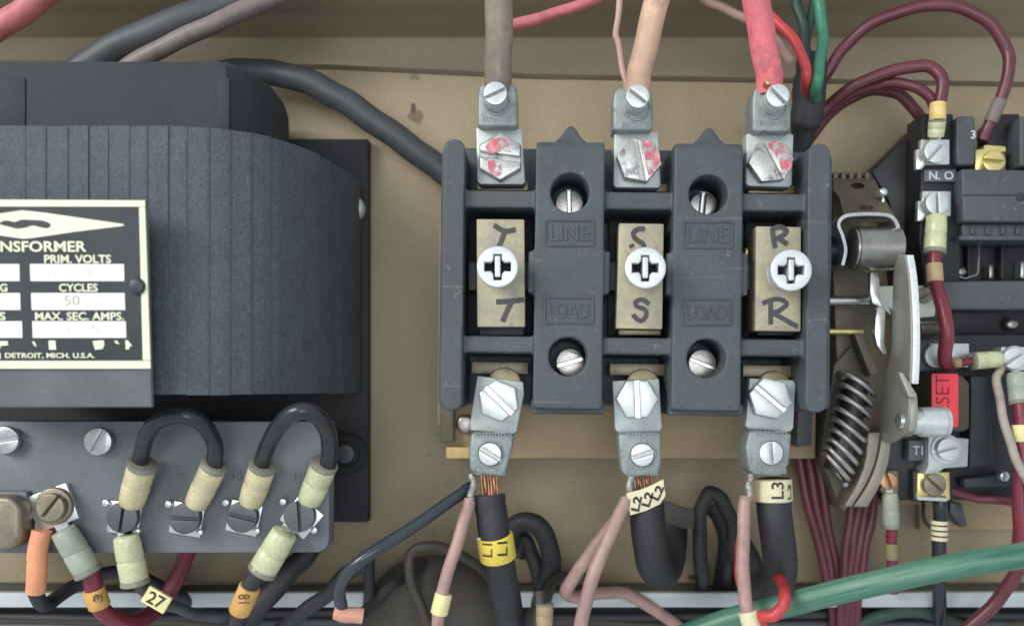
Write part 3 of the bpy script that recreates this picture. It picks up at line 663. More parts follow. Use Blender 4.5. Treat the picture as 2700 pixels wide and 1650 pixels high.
lug('lower lug on the T pole, slightly askew, above the yellow L1 cable', None, [(1242, 1140), (1356, 1146), (1352, 1180), (1336, 1240), (1326, 1256), (1256, 1250), (1238, 1240), (1236, 1180)], [(1258, 990), (1380, 1006), (1382, 1040), (1362, 1136), (1352, 1145), (1240, 1134), (1241, 1100)], None, (1315, 1056, 57), (1292, 1197), 22, 32, 44, False)
lug('lower lug on the S pole with upright bolt slot, above the cream L2 flag', None, [(1630, 1142), (1744, 1140), (1745, 1222), (1736, 1252), (1656, 1260), (1640, 1246), (1632, 1200)], [(1614, 1004), (1738, 998), (1746, 1128), (1738, 1138), (1632, 1142), (1622, 1132)], None, (1681, 1052, 57), (1694, 1199), 60, -18, 88, False)
lug('lower lug on the R pole with upright set-screw slot, above the L3 cable', None, [(1976, 1134), (2088, 1142), (2082, 1220), (2068, 1248), (2054, 1256), (1990, 1252), (1974, 1240), (1966, 1180)], [(1976, 996), (2092, 1002), (2099, 1012), (2092, 1130), (2084, 1138), (1974, 1132), (1966, 1122)], None, (2032, 1050, 58), (2034, 1194), 12, 86, 40, False)
# ================================================================== power cables above
single_wire('power_cable', 'grey-brown power cable running up from the T pole lug', [(1312, 232, 56), (1313, 180, 58), (1315, 90, 62), (1316, -10, 66), (1316, -90, 70)], 74, 'mauve', 'cable')
single_wire('power_cable', 'peach power cable leaning up from the S pole lug', [(1680, 245, 56), (1686, 195, 58), (1708, 100, 62), (1732, 0, 66), (1750, -90, 70)], 66, 'peach', 'cable')
single_wire('power_cable', 'thick pink-red power cable running up from the R pole lug', [(2030, 240, 56), (2026, 190, 58), (2010, 100, 62), (1994, 0, 66), (1982, -90, 70)], 72, 'pink_red', 'cable')
obj('copper_end', px_disc(2026, 216, 8, 60, 64, .3, 12), 'copper', C.objects['power_cable.002'])
single_wire('thin_wire', 'thin pale pink wire beside the peach power cable', [(1652, 235, 52), (1648, 205, 53), (1630, 120, 50), (1625, 80, 48), (1634, 10, 48), (1640, -60, 48)], 17, 'pale_pink')
single_wire('control_wire', 'pink-red wire crossing behind the grey-brown power cable', [(1290, 90, 40), (1354, 68, 40), (1443, 42, 40), (1523, 17, 40), (1585, -12, 40), (1640, -60, 40)], 30, 'pink_cable')
single_wire('control_wire', 'pale pink wire crossing behind the pink-red power cable', [(1800, -60, 20), (1852, -5, 20), (1910, 24, 20), (1965, 50, 20), (2040, 100, 16), (2085, 160, 12)], 24, 'pale_pink')
single_wire('control_wire', 'bright red wire entering the black boot', [(1985, 20, 38), (2040, 50, 40), (2090, 104, 44), (2118, 155, 46), (2126, 208, 46), (2124, 240, 40)], 27, 'red')
single_wire('control_wire', 'green wire entering the black boot', [(2150, -30, 40), (2162, 25, 40), (2169, 93, 42), (2162, 167, 45), (2153, 222, 46), (2148, 260, 38)], 30, 'green')
single_wire('control_wire', 'dark green-grey wire curving into the boot beside the red wire', [(2098, -30, 30), (2102, 20, 30), (2120, 74, 32), (2121, 130, 34), (2128, 200, 34)], 26, 'dark_green')
single_wire('control_wire', 'dark grey-green wire leaning into the boot beside the green wire', [(2156, -30, 28), (2146, 20, 28), (2130, 80, 30), (2124, 140, 32), (2132, 200, 32)], 26, 'dark_green')
tag(obj('cable_boot', sweep(wobble(px_path([(2140, 162, 30), (2138, 200, 32), (2132, 260, 32), (2122, 330, 30), (2108, 400, 26)]), .2), [mm(w_, 30)/2 for w_ in [78]*9+[86]*8+[84]*8+[70, 64, 60, 56, 52, 48, 46, 44]], 18), 'black_rubber', None, 60),
    'black rubber boot gathering wires above the contact block corner', 'cable boot')
# maroon control wires at the top right
lead('control_wire', 'maroon wire arching high over to the brass terminal', [([(2150, 250, 18), (2185, 186, 20), (2223, 130, 22), (2286, 71, 26), (2379, 30, 30), (2472, 14, 32), (2546, 26, 33), (2613, 67, 34), (2654, 130, 34), (2659, 193, 34), (2636, 268, 32), (2609, 327, 30), (2590, 372, 29)], 31, 'maroon')], (), [((2638, 262, 32.4), (2612, 322, 30.6), 36, 'dusty_pink')])
single_wire('control_wire', 'maroon wire bending sharply down to the orange-topped crimp sleeve', [(2120, 340, 20), (2174, 290, 22), (2230, 242, 26), (2304, 204, 30), (2397, 178, 34), (2453, 178, 36), (2483, 208, 37), (2480, 270, 37)], 32, 'maroon')
single_wire('control_wire', 'maroon wire in the middle of the arch, running to the crimp sleeve', [(2115, 360, 18), (2167, 305, 20), (2249, 246, 24), (2330, 222, 28), (2397, 224, 32), (2446, 252, 34), (2468, 286, 34)], 28, 'maroon')
single_wire('control_wire', 'lowest maroon wire of the arch, dropping behind the black housing', [(2110, 410, 16), (2122, 385, 16), (2174, 314, 17), (2241, 260, 18), (2308, 238, 20), (2368, 249, 22), (2409, 286, 22), (2440, 330, 20)], 30, 'maroon')
single_wire('control_wire', 'maroon wire dropping from the boot behind the block corner', [(2140, 300, 20), (2135, 350, 18), (2118, 400, 16), (2095, 450, 14)], 30, 'maroon')
# cables at the upper left
single_wire('power_cable', 'blurred pink-red cable above the transformer', [(170, -60, 40), (110, -8, 40), (40, 46, 40), (-60, 110, 40)], 66, 'pink_cable', 'cable')
single_wire('power_cable', 'thick dark grey cable slanting down behind the transformer top', [(800, -70, 30), (640, -5, 32), (480, 55, 34), (340, 110, 34), (240, 165, 32), (150, 230, 30)], 76, 'grey_cable', 'cable')
single_wire('power_cable', 'dusty grey-pink cable slanting beside the dark grey cable', [(860, -60, 34), (700, 2, 36), (580, 56, 38), (470, 106, 38), (370, 158, 36), (280, 220, 34)], 48, 'dusty_pink', 'cable')
single_wire('power_cable', 'dark grey cable curving from the transformer to behind the contact block', [(560, 200, 14), (640, 190, 14), (720, 194, 15), (800, 212, 16), (880, 250, 16), (960, 302, 15), (1050, 365, 14), (1130, 424, 13), (1230, 500, 12)], 68, 'grey_cable', 'cable')
# ================================================================== leads and cables under the block
def strands(cx, y0, y1, wtot, n, d, parent, lean=0):
    bm = bmesh.new()
    for i in range(n):
        x = cx-wtot/2+wtot*(i+.5)/n
        merge(bm, sweep(px_path([(x-lean, y0, d), (x+random.uniform(-2, 2), (y0+y1)/2, d+1.0*math.sin(i*2)), (x+lean, y1, d)], 3), mm(wtot/n*1.05, d)/2, 7))
    return obj('copper_strands', bm, 'copper', parent, 60)
def power_drop(label, pts, wpx, m_='black_rubber'):
    t = thing('load_cable', label, 'cable', P(*pts[0])); tube('insulation', pts, wpx, m_, t, 24, .08); return t
c1 = power_drop('black load cable with yellow L1 L1 marker, leaving the T pole lug', [(1290, 1304, 53), (1294, 1340, 53), (1302, 1400, 53), (1314, 1470, 51), (1328, 1550, 46), (1341, 1620, 40), (1352, 1700, 32)], 82)
strands(1291, 1244, 1312, 46, 6, 53, c1, 3)
a, b = (1303.5, 1409, 52.8), (1314.5, 1473, 50.8)
lbn = band('cable_marker', a, b, 97, 'label_yellow', c1)
obj('marker_end', sweep([P(1270, 1412, 54.0), P(1277, 1440, 53.6), P(1284, 1468, 53.2)], mm(15, 54), 12), 'label_cream', c1)
cyl = (P(*a), P(*b), mm(97, 51.8)/2+.05)
text('lettering', 'L1', 1272, 1430, 1298, 1468, 57, 'brown_ink', lbn, rot=90, thick=.3, cyl=cyl, bold=.005)
text('lettering', 'L1', 1312, 1426, 1338, 1464, 57, 'ink_and_shade', lbn, rot=90, thick=.3, cyl=cyl, bold=.005)
c2 = power_drop('black load cable with curled cream L2 flag, leaving the S pole lug', [(1698, 1290, 53), (1704, 1336, 53), (1712, 1416, 52), (1722, 1480, 48), (1740, 1510, 38), (1760, 1490, 26), (1770, 1430, 16), (1772, 1380, 10)], 88)
strands(1697, 1246, 1300, 50, 7, 53, c2, 3)
fl2 = [(1652, 1300), (1690, 1290), (1720, 1278), (1749, 1263), (1755, 1306), (1741, 1328), (1704, 1346), (1662, 1358)]
fo = obj('marker_flag', px_poly(fl2, 58.6, 59.3, .1), 'label_cream', c2)
for s, x0, y0, r_ in (('L2', 1678, 1327, 78), ('L2', 1707, 1315, 74), ('L2', 1734, 1298, 66)): text('lettering', s, x0-20, y0-11, x0+20, y0+11, 59.45, 'ink_and_shade', fo, rot=r_, thick=.1, bold=.03)
obj('tie_tag', px_poly([(1735, 1325), (1768, 1322), (1790, 1334), (1832, 1342), (1830, 1392), (1806, 1394), (1768, 1382), (1740, 1384)], 30, 31.5, .3), 'brown_rubber', c2)
c3 = power_drop('black load cable with cream L3 marker, leaving the R pole lug', [(2038, 1262, 52), (2040, 1322, 52), (2046, 1390, 52), (2056, 1460, 50), (2054, 1520, 44), (2030, 1560, 34), (1990, 1540, 22), (1962, 1470, 16), (1930, 1420, 12)], 86)
a, b = (2038, 1262, 52), (2040, 1321, 52)
l3 = band('cable_marker', a, b, 98, 'label_cream', c3)
cyl = (P(*a), P(*b), mm(98, 52)/2+.05)
text('lettering', 'L3', 2034, 1270, 2066, 1314, 58, 'ink_and_shade', l3, rot=90, thick=.3, cyl=cyl, bold=.005)
text('lettering', 'L3', 2072, 1276, 2084, 1314, 55, 'brown_ink', l3, rot=90, thick=.3, cyl=cyl, bold=.005)
obj('dirty_wrap', sweep([P(1994, 1263, 52.5), P(1999, 1319, 52.5)], mm(20, 53), 14), 'label_tan', c3)
def tinned(x0, y0, x1, y1, d, parent, w_=22): 
    path = wobble(px_path([(x0, y0, d), ((x0+x1)/2+3, (y0+y1)/2, d+.6), (x1, y1, d)], 8), .35)
    return obj('bare_conductor', sweep(path, [mm(w_, d)/2*random.uniform(.8, 1.1) for _ in path], 9), 'solder', parent, 60)
t = lead('pole_lead', 'glossy blue-black lead slanting down from the T pole lug', [([(1240, 1284, 50), (1222, 1296, 52), (1166, 1336, 56), (1066, 1404, 62), (983, 1455, 66), (925, 1500, 66), (897, 1545, 62), (898, 1590, 58), (905, 1618, 56)], 33, 'blue_black')])
tube('peach_sleeve', [(884, 1612, 57), (915, 1620, 57), (958, 1622, 56)], 42, 'peach_sleeve', t, 16)
t = lead('pole_lead', 'dusty pink lead with cream marker, hanging from the T pole lug', [([(1240, 1318, 56), (1234, 1340, 57), (1214, 1405, 60), (1188, 1485, 62), (1166, 1560, 62), (1156, 1620, 62), (1150, 1690, 60)], 33, 'pink')], (), [((1170, 1564, 62), (1157, 1618, 62), 46, 'label_old')])
tinned(1246, 1250, 1240, 1325, 56, t)
t = lead('pole_lead', 'salmon pink lead leaving the S pole lug in front of another', [([(1652, 1315, 57), (1645, 1334, 58), (1600, 1430, 62), (1560, 1530, 64), (1536, 1625, 64), (1526, 1700, 62)], 37, 'pink')])
tinned(1664, 1252, 1650, 1322, 57, t)
lead('pole_lead', 'browner pink lead behind the salmon lead, doubling back at the rail', [([(1648, 1330, 46), (1630, 1364, 46), (1566, 1444, 44), (1518, 1515, 42), (1492, 1558, 38), (1520, 1572, 34), (1590, 1562, 28), (1660, 1568, 22), (1760, 1630, 16), (1850, 1700, 12)], 34, 'pink')])
t = lead('pole_lead', 'pale pink lead with torn cream tape, hanging from the R pole lug', [([(1970, 1306, 58), (1964, 1330, 58), (1960, 1416, 62), (1960, 1515, 68), (1967, 1590, 74), (1985, 1660, 75), (1996, 1710, 74)], 35, 'pink')], (), [((1971, 1610, 74.5), (1986, 1668, 75), 50, 'label_cream')])
tinned(1976, 1250, 1972, 1312, 57, t, 20)
single_wire('control_wire', 'red wire seen edge-on behind the pale pink R pole lead', [(1962, 1380, 50), (1950, 1440, 52), (1948, 1500, 54), (1956, 1560, 52), (1970, 1640, 48)], 22, 'red')
single_wire('control_wire', 'red wire hooking under the L3 cable bend', [(2046, 1512, 42), (2066, 1544, 64), (2070, 1572, 77), (2060, 1604, 79), (2034, 1624, 79), (2006, 1626, 75), (2012, 1660, 72), (2024, 1700, 68)], 31, 'red')
single_wire('load_cable', 'black rubber loop standing behind the L1 cable', [(1340, 1440, 22), (1350, 1395, 24), (1388, 1374, 26), (1424, 1392, 26), (1448, 1440, 24), (1452, 1500, 22), (1430, 1570, 18), (1400, 1640, 12)], 52, 'black_rubber', 'cable')
single_wire('load_cable', 'second black rubber cable nested inside the loop behind the L1 cable', [(1362, 1470, 16), (1378, 1420, 16), (1398, 1450, 16), (1418, 1510, 15), (1430, 1580, 14), (1440, 1650, 12)], 40, 'black_rubber', 'cable')
single_wire('load_cable', 'narrow upright black cable loop beside the R pole lead', [(1858, 1590, 8), (1853, 1540, 14), (1850, 1500, 18), (1844, 1420, 20), (1848, 1345, 20), (1868, 1302, 20), (1896, 1310, 20), (1920, 1350, 18), (1934, 1410, 16), (1926, 1480, 14), (1914, 1540, 10), (1910, 1590, 6)], 38, 'black_rubber', 'cable')
single_wire('load_cable', 'broad black cable rising inside the upright cable loop', [(1900, 1590, 6), (1910, 1520, 8), (1922, 1440, 12), (1908, 1370, 12), (1880, 1330, 12)], 56, 'black_rubber', 'cable')
single_wire('brown_wire', 'dark brown rubber wire looping over the brown hood', [(1150, 1690, 34), (1110, 1600, 36), (1084, 1530, 38), (1080, 1470, 38), (1112, 1440, 38), (1165, 1443, 36), (1215, 1464, 34), (1262, 1492, 30), (1300, 1530, 24)], 27, 'brown_rubber')
bm = bmesh.new(); bmesh.ops.create_uvsphere(bm, u_segments=36, v_segments=20, radius=1)
q = P(1160, 1640, 16)
for v in bm.verts: v.co = Vector((q.x+v.co.x*mm(200, 20), q.y+v.co.y*13, q.z+v.co.z*mm(178, 20)*(1-.12*v.co.x)))
tag(obj('cable_hood', bm, 'brown_rubber'), 'dull brown rounded rubber hood at the panel foot behind the pink T lead', 'hood')
single_wire('brown_wire', 'dark brown wire drooping from the black loop to the rail', [(1560, 1530, 20), (1500, 1518, 22), (1450, 1536, 30), (1428, 1580, 38), (1418, 1630, 42), (1420, 1690, 42)], 30, 'brown_rubber')
band_w = lead('small_lead', 'small clear-sleeved brown lead hanging below the rail between L1 and the pink leads', [([(1420, 1560, 44), (1428, 1600, 46), (1440, 1660, 46), (1450, 1700, 46)], 30, 'brown_rubber')], [((1436, 1590, 46), (1436, 1650, 46), 46, 'label_tan')])
single_wire('black_wire', 'black wire trailing from the peach sleeve along the trough', [(950, 1622, 50), (990, 1590, 44), (1030, 1545, 38), (1070, 1512, 30), (1110, 1480, 22)], 30, 'black_rubber')
single_wire('black_wire', 'short straight black wire dropping behind the blue-black lead', [(972, 1470, 26), (974, 1510, 24), (972, 1600, 20), (972, 1680, 16)], 30, 'black_rubber')
single_wire('black_wire', 'thick black cable dropping from under the board corner', [(830, 1430, 30), (805, 1462, 32), (758, 1512, 36), (698, 1580, 40), (650, 1640, 42), (610, 1700, 42)], 58, 'black_rubber')
single_wire('black_wire', 'black wire slanting from the blue-black lead into the trough', [(960, 1490, 40), (915, 1510, 42), (870, 1560, 42), (806, 1608, 40), (740, 1660, 36), (690, 1720, 30)], 40, 'black_rubber')
single_wire('ground_cable', 'thick green cable sweeping across the foot of the panel', [(2860, 1425, 88), (2700, 1462, 88), (2560, 1484, 87), (2448, 1505, 86), (2265, 1546, 80), (2083, 1592, 68), (1900, 1640, 57), (1740, 1700, 50)], 66, 'cable_green', 'cable', wob=.05)
# wires lying in the trough
for i, (y0, y1, m_, lab) in enumerate(((1622, 1612, 'black_rubber', 'black wire lying in the trough just under the rail'), (1648, 1640, 'grey_cable', 'dark grey wire lying along the bottom of the trough'), (1630, 1668, 'brown_rubber', 'dark brown wire slanting along the trough'))):
    single_wire('trough_wire', lab, [(-150, y0, 10), (400, y0+8, 12), (900, y1, 10), (1500, y0+6, 12), (2100, y1+6, 10), (2900, y0, 10)], 26, m_)
single_wire('trough_wire', 'maroon wire slanting up out of the trough at the panel edge', [(2480, 1720, 24), (2560, 1650, 26), (2640, 1570, 30), (2680, 1500, 34), (2692, 1400, 38)], 36, 'maroon')
single_wire('trough_wire', 'dark green wire crossing the trough under the rail', [(2200, 1700, 14), (2300, 1630, 16), (2420, 1612, 16), (2560, 1660, 14), (2650, 1720, 12)], 34, 'dark_green')
# maroon bundles
for i in range(3):
    single_wire('bundle_wire', 'maroon wire in the slanting bundle leaving the base plate corner', [(2098+i*25, 1150, 12), (2112+i*24, 1240, 13), (2140+i*20, 1370, 14), (2176+i*15, 1500, 15), (2196+i*10, 1620, 14), (2200+i*8, 1690, 12)], 25, 'maroon', 'wire', 'slanting maroon bundle')
for i in range(4):
    single_wire('bundle_wire', 'maroon wire in the upright bundle below the spring sector', [(2250+i*20, 1290, 18), (2242+i*19, 1360, 18), (2232+i*17, 1440, 19), (2222+i*15, 1530, 19), (2216+i*14, 1620, 17), (2212+i*13, 1690, 14)], 24, 'maroon', 'wire', 'upright maroon bundle')
# ================================================================== operating mechanism at the right of the block
MC = thing('operating_mechanism', 'steel operating mechanism with rollers, arc plate and coil spring beside the contact block', 'mechanism', P(2300, 1330, 0))
obj('back_plate', px_poly([(2196, 455), (2298, 455), (2306, 480), (2216, 760), (2196, 1000)], .2, 14, .4), 'olive_steel', MC)
# sloping bracket with two holes: deep at its top, near at its foot
def sloped(outs, dtop, ytop, dbot, ybot, t_):
    bm = curve_solid(outs, 0, t_, .2)
    for v in bm.verts:
        dd = -v.co.y; xx = PX+v.co.x*F/(CAM-t_); yy = PY-v.co.z*F/(CAM-t_)
        k = (yy-ytop)/(ybot-ytop); nd_ = dtop+(dbot-dtop)*k+dd; v.co = P(xx, yy, nd_)
    return bm
obj('pierced_bracket', sloped([[(2196, 470), (2306, 472), (2322, 504), (2342, 540), (2366, 582), (2230, 584), (2212, 520), (2196, 500)], circ(2261, 490, 19, 20, 0, 8), circ(2284, 548, 19, 20, 0, 8)], 16, 470, 42, 582, 2), 'olive_steel', MC)
for i in range(5): obj('ratchet_tooth', px_box(2198+i*21, 452+i*.5, 2210+i*21, 474, 12, 18, .4), 'olive_steel', MC)
obj('ball_stud', px_disc(2332, 505, 12, 30, 36, 1.2, 18, 3), 'tin', MC); obj('stud_pin', px_box(2326, 520, 2334, 534, 28, 33, .4), 'tin', MC)
obj('roller_clip', ribbon(smooth2([(2222, 700), (2230, 660), (2222, 622), (2212, 596), (2216, 580), (2236, 568), (2290, 564), (2340, 567), (2360, 580), (2370, 604), (2380, 644), (2382, 676)], 5), 11, 34, 46, .2), 'steel', MC)
obj('roller', cyl_x(2243, 2368, 655, 57, 42, [(0, .86), (.02, .96), (.06, .97), (.065, .92), (.08, .92), (.085, 1), (.97, 1), (1, .93)]), 'steel_dark', MC)
obj('roller_pin', cyl_x(2180, 2222, 662, 33, 36), 'black_plastic', MC)
obj('shaft_rod', cyl_x(2150, 2302, 793, 13, 30, [(0, 1), (.68, 1), (.685, .9), (.70, .9), (.705, 1), (1, 1)]), 'steel', MC)
obj('shaft_rod', cyl_x(2150, 2275, 874, 8, 30, [(0, 1), (.76, 1), (.77, .8), (1, .8)]), 'brass', MC)
obj('rear_cam', px_poly(smooth2([(2196, 700), (2250, 706), (2300, 730), (2310, 800), (2296, 900), (2240, 960), (2196, 960)], 4)[:-1], 4, 20, .5), 'olive_steel', MC)
obj('lever', px_poly([(2295, 716), (2315, 716), (2319, 740), (2320, 785), (2342, 806), (2352, 830), (2346, 830), (2326, 812), (2300, 800), (2294, 770)], 37, 40, .4), 'steel', MC)
obj('lever', px_poly([(2314, 808), (2336, 808), (2334, 860), (2332, 905), (2340, 930), (2330, 936), (2312, 910), (2306, 880), (2308, 840)], 39, 42, .4), 'steel', MC)
obj('spring_plate', px_poly(smooth2([(2200, 960), (2260, 905), (2290, 960), (2320, 1010), (2300, 1100), (2278, 1210), (2240, 1334), (2214, 1334), (2190, 1270), (2166, 1200), (2180, 1080)], 3)[:-1], 4, 22, .5), 'olive_steel', MC)
obj('link_bar', px_poly([(2252, 880), (2272, 876), (2318, 985), (2296, 992)], 24, 30, .4), 'olive_steel', MC)
xa = P(2383, 0, 54).x
def sm(pts, n=5): return [(v.x, v.y) for v in catmull([Vector((a, b, 0)) for a, b in pts], n)]
front = sm([(672, 54.5), (710, 56.6), (751, 58), (800, 59), (850, 59.6), (900, 59.7), (960, 59.3), (1012, 58.5)])
back = sm([(668, 48.8), (690, 47), (720, 45.4), (780, 44.4), (860, 44), (900, 43.7), (940, 42), (990, 38.6), (1040, 35.2), (1100, 32.7), (1150, 32)])
obj('arc_plate', slab_x(xa, xa+.6, front+sm([(1060, 58), (1110, 57), (1146, 53), (1164, 46), (1168, 38)])+back[::-1], .12), 'pale_steel', MC)
obj('arc_edge', slab_x(xa+.65, xa+3.0, [(a, b+.3) for a, b in front]+[(1010, 52), (900, 51), (800, 51), (720, 50), (673, 50)], .2), 'cut_steel', MC)
obj('foot_plate', slab_x(xa+.7, xa+3.4, [(1044, 52), (1046, 57), (1100, 57.5), (1136, 56), (1150, 52), (1152, 46), (1044, 46)], .3), 'pale_steel', MC)
q0, q1 = P(2368, 980, 60), P(2400, 1044, 62)
obj('folded_web', px_poly([(2370, 980), (2382, 984), (2418, 1040), (2418, 1048), (2396, 1046)], 56.5, 60.5, .2), 'pale_steel', MC)
a_ = Vector((xa-1.6, -52, P(0, 1109, 52).z))
bm = sweep([a_, a_+Vector((.5, 0, 0)), a_+Vector((1.7, 0, 0))], [1.6, 2.7, 3.0], 20); obj('rivet', bm, 'steel', MC, 50)
obj('stub_roller', cyl_x(2404, 2496, 1112, 40, 52, [(0, .82), (.2, .84), (.21, .98), (.86, 1), (.865, .94), (.885, .94), (.89, 1.0), (.99, .98), (1, .9)]), 'zinc', MC)
for le, ri in ((sm([(2290, 1140), (2282, 1215), (2262, 1272), (2226, 1335)]), sm([(2322, 1140), (2308, 1215), (2284, 1274), (2246, 1335)])),
               (sm([(2328, 1140), (2313, 1217), (2289, 1277), (2251, 1336)]), sm([(2352, 1140), (2343, 1215), (2322, 1275), (2288, 1336)]))):
    obj('sector_band', px_poly(le+ri[::-1], 24, 34, .4), 'sector', MC)
# coil spring: a real helix along a slanting axis
axis = catmull([P(2258, 1005, 34), P(2248, 1070, 35), P(2234, 1140, 35), P(2216, 1200, 35), P(2200, 1240, 34)], 50)
path = []; turns = 9; NA = len(axis)
for i in range(NA):
    ax = (axis[min(i+1, NA-1)]-axis[max(i-1, 0)]).normalized(); u = ax.cross(Vector((0, 1, 0))).normalized(); v_ = ax.cross(u)
    k = i/(NA-1); t = k*turns*2*math.pi; rr0 = mm(50-8*k, 34)
    path.append(axis[i]+u*math.cos(t)*rr0+v_*math.sin(t)*rr0*.7+ax*math.cos(t)*3.6)
obj('coil_spring', sweep(path, mm(15, 34)/2, 8), 'spring_steel', MC, 60)
obj('spring_core', sweep(axis[::6], mm(32, 30), 12), 'black_plastic', MC)
obj('threaded_stud', cyl_x(2424, 2484, 866, 19, 32, [(k/16, 1 if k % 2 else .84) for k in range(17)]), 'steel_dark', MC)
obj('insulator', px_poly([(2316, 754), (2470, 752), (2466, 834), (2424, 838), (2360, 820), (2338, 808), (2320, 788)], 24, 29, .4), 'white_plastic', MC)
screw('insulator_screw', 2440, 778, 21, -30, 29, 31.5, 'bronze', MC, sw=7)
# ================================================================== right hand contactor with N.O. auxiliary contact
AX = thing('auxiliary_contactor', 'black contactor with N.O. screw terminals beside the operating mechanism', 'contactor', P(2550, 820, 0))
obj('housing', px_poly([(2434, 322), (2300, 452), (2344, 530), (2372, 640), (2386, 760), (2440, 900), (2900, 900), (2900, 400), (2530, 400), (2530, 322)], .2, 16, .6), 'black_plastic', AX)
obj('contact_body', px_poly([(2432, 300), (2514, 300), (2532, 640), (2532, 760), (2440, 760), (2424, 640)], 16, 30, .6), 'black_plastic', AX)
obj('cover', px_poly(rrect(2522, 306, 2572, 436, 12), 16, 33, .8, 3), 'grey_plastic', AX)
obj('cover', px_poly([(2536, 445), (2900, 452), (2900, 586), (2540, 584)], 16, 36, .8, 3), 'grey_plastic', AX)
obj('cover_step', px_poly([(2538, 590), (2900, 592), (2900, 626), (2536, 626)], 16, 32, .6, 3), 'grey_plastic', AX)
obj('cover_lip', px_poly([(2530, 621), (2900, 622), (2900, 634), (2530, 633)], 16, 34, .4), 'grey_plastic', AX)
obj('terminal_well', px_poly([(2602, 330), (2640, 300), (2690, 300), (2692, 455), (2602, 455)], 16, 24, .6), 'black_plastic', AX)
obj('cover_post', px_poly(rrect(2690, 306, 2760, 440, 8), 16, 33, .8, 3), 'grey_plastic', AX)
obj('cross_bar', px_poly([(2478, 742), (2900, 738), (2900, 812), (2660, 816), (2486, 816)], 16, 33, .7, 3), 'grey_plastic', AX)
text('lettering', '3', 2560, 344, 2572, 366, 33.05, 'print_white', AX, thick=.06)
pl = obj('marking_plate', px_box(2438, 447, 2521, 479, 30, 31.2, .2), 'print_plate', AX)
text('lettering', 'N. O', 2450, 452, 2514, 474, 31.25, 'print_white', pl, thick=.06, bold=.01)
for (cx, cy, a_, dx) in ((2468, 399, -48, 0), (2472, 535, 88, 4)):
    obj('clamp_plate', px_poly([(2428+dx, 368+cy-399), (2504+dx, 368+cy-399), (2504+dx, 434+cy-399), (2442+dx, 434+cy-399), (2430+dx, 447+cy-399), (2416+dx, 447+cy-399), (2416+dx, 394+cy-399), (2428+dx, 394+cy-399)], 30, 32.4, .3), 'tin', AX)
    screw('terminal_screw', cx, cy, 31, a_, 34, 37.5, 'zinc', AX, sw=7, dome=.4)
obj('brass_clamp', px_poly([(2572, 396), (2594, 392), (2596, 382), (2652, 386), (2654, 400), (2600, 404), (2590, 456), (2572, 456)], 24, 30, .3), 'brass', AX)
obj('brass_plate', px_box(2590, 400, 2652, 456, 24, 27, .3), 'brass_dark', AX)
screw('brass_screw', 2622, 425, 30, 6, 27, 32, 'brass', AX, sw=8, dome=.5)
obj('wire_yoke', sweep(px_path([(2505, 640, 20), (2506, 690, 21), (2510, 724, 22), (2530, 730, 22), (2545, 734, 22), (2562, 728, 22), (2576, 722, 22), (2580, 690, 21), (2580, 640, 20)], 4), .42, 8), 'steel', AX, 60)
obj('yoke_stud', px_disc(2538, 716, 16, 16, 20, 1.4, 18, 3), 'steel_dark', AX)
obj('contact_post', px_box(2609, 698, 2619, 734, 16, 21, .4), 'steel_dark', AX); obj('contact_post', px_box(2692, 690, 2704, 734, 16, 21, .4), 'steel', AX)
obj('stud', px_disc(2672, 854, 18, 16, 20, 1.5, 18, 3), 'steel_dark', AX)
for x in (2560, 2600, 2640, 2680): obj('cover_rib', px_box(x, 598, x+10, 618, 32, 33.2, .3), 'grey_plastic', AX)
obj('cover_seam', px_box(2540, 512, 2900, 516, 35.6, 36.25, .1), 'bakelite_dark', AX)
for x in (2552, 2640): obj('guide_rib', px_box(x, 642, x+8, 736, 16, 20, .4), 'bakelite_dark', AX)
obj('hole_shade_disc', px_disc(2692, 520, 12, 35, 36.3, .1, 18), 'ink_and_shade', AX)  # black disc on the cover, painting the dark inside of a hole
# sleeves of the auxiliary contact
t = thing('crimp_lead', 'two-tone orange and cream crimp sleeve on the upper N.O. terminal', 'crimp sleeve', P(2470, 300, 34))
band('sleeve_end', (2473, 272, 37), (2472, 318, 37), 42, 'ivory_orange', t); sleeve('crimp_sleeve', (2472, 316, 37), (2467, 362, 35), 44, 'ivory_green', t); ring_lug(2468, 399, 30, 2468, 360, 26, 32.5, 33.8, 'tin', t)
t = lead('crimp_lead', 'maroon lead with cream crimp sleeve and tan marker below the lower N.O. terminal', [([(2466, 640, 38), (2464, 690, 39), (2466, 740, 40), (2480, 793, 44), (2493, 840, 46), (2496, 898, 46), (2490, 945, 42), (2500, 962, 36)], 36, 'crimson')],
         [((2464, 668, 38), (2470, 570, 36), 56, 'ivory_green')], [((2463, 696, 39.2), (2466, 744, 40.2), 42, 'label_tan')], [(2472, 535, 30, 2470, 574, 28, 32.5, 33.8, 'tin')])
# ================================================================== overload relay
OR = thing('overload_relay', 'black overload relay with red RESET label and T1 terminal', 'relay', P(2520, 1330, 0))
obj('relay_base', px_poly([(2330, 1150), (2900, 1150), (2900, 1395), (2425, 1398), (2425, 1330), (2330, 1330)], .2, 4, .4), 'base_paint', OR)
obj('housing', px_poly([(2420, 880), (2900, 880), (2900, 1310), (2560, 1318), (2330, 1318), (2330, 1150), (2420, 1130)], 4, 24, .8, 3), 'black_plastic', OR)
obj('side_block', px_poly([(2560, 990), (2610, 990), (2622, 1225), (2556, 1235)], 24, 32, .8, 3), 'bakelite_dark', OR)
rb = obj('reset_button', px_poly([(2455, 984), (2540, 990), (2558, 1010), (2558, 1130), (2540, 1138), (2455, 1138)], 24, 38, 1.0, 3), 'olive_plastic', OR)
rl = obj('red_label', px_poly(rrect(2457, 985, 2527, 1126, 4), 38, 38.5, .1), 'red_label', rb)
text('lettering', 'RESET', 2467, 988, 2503, 1120, 38.55, 'dark_red_ink', rl, rot=90, thick=.05, bold=-.008)
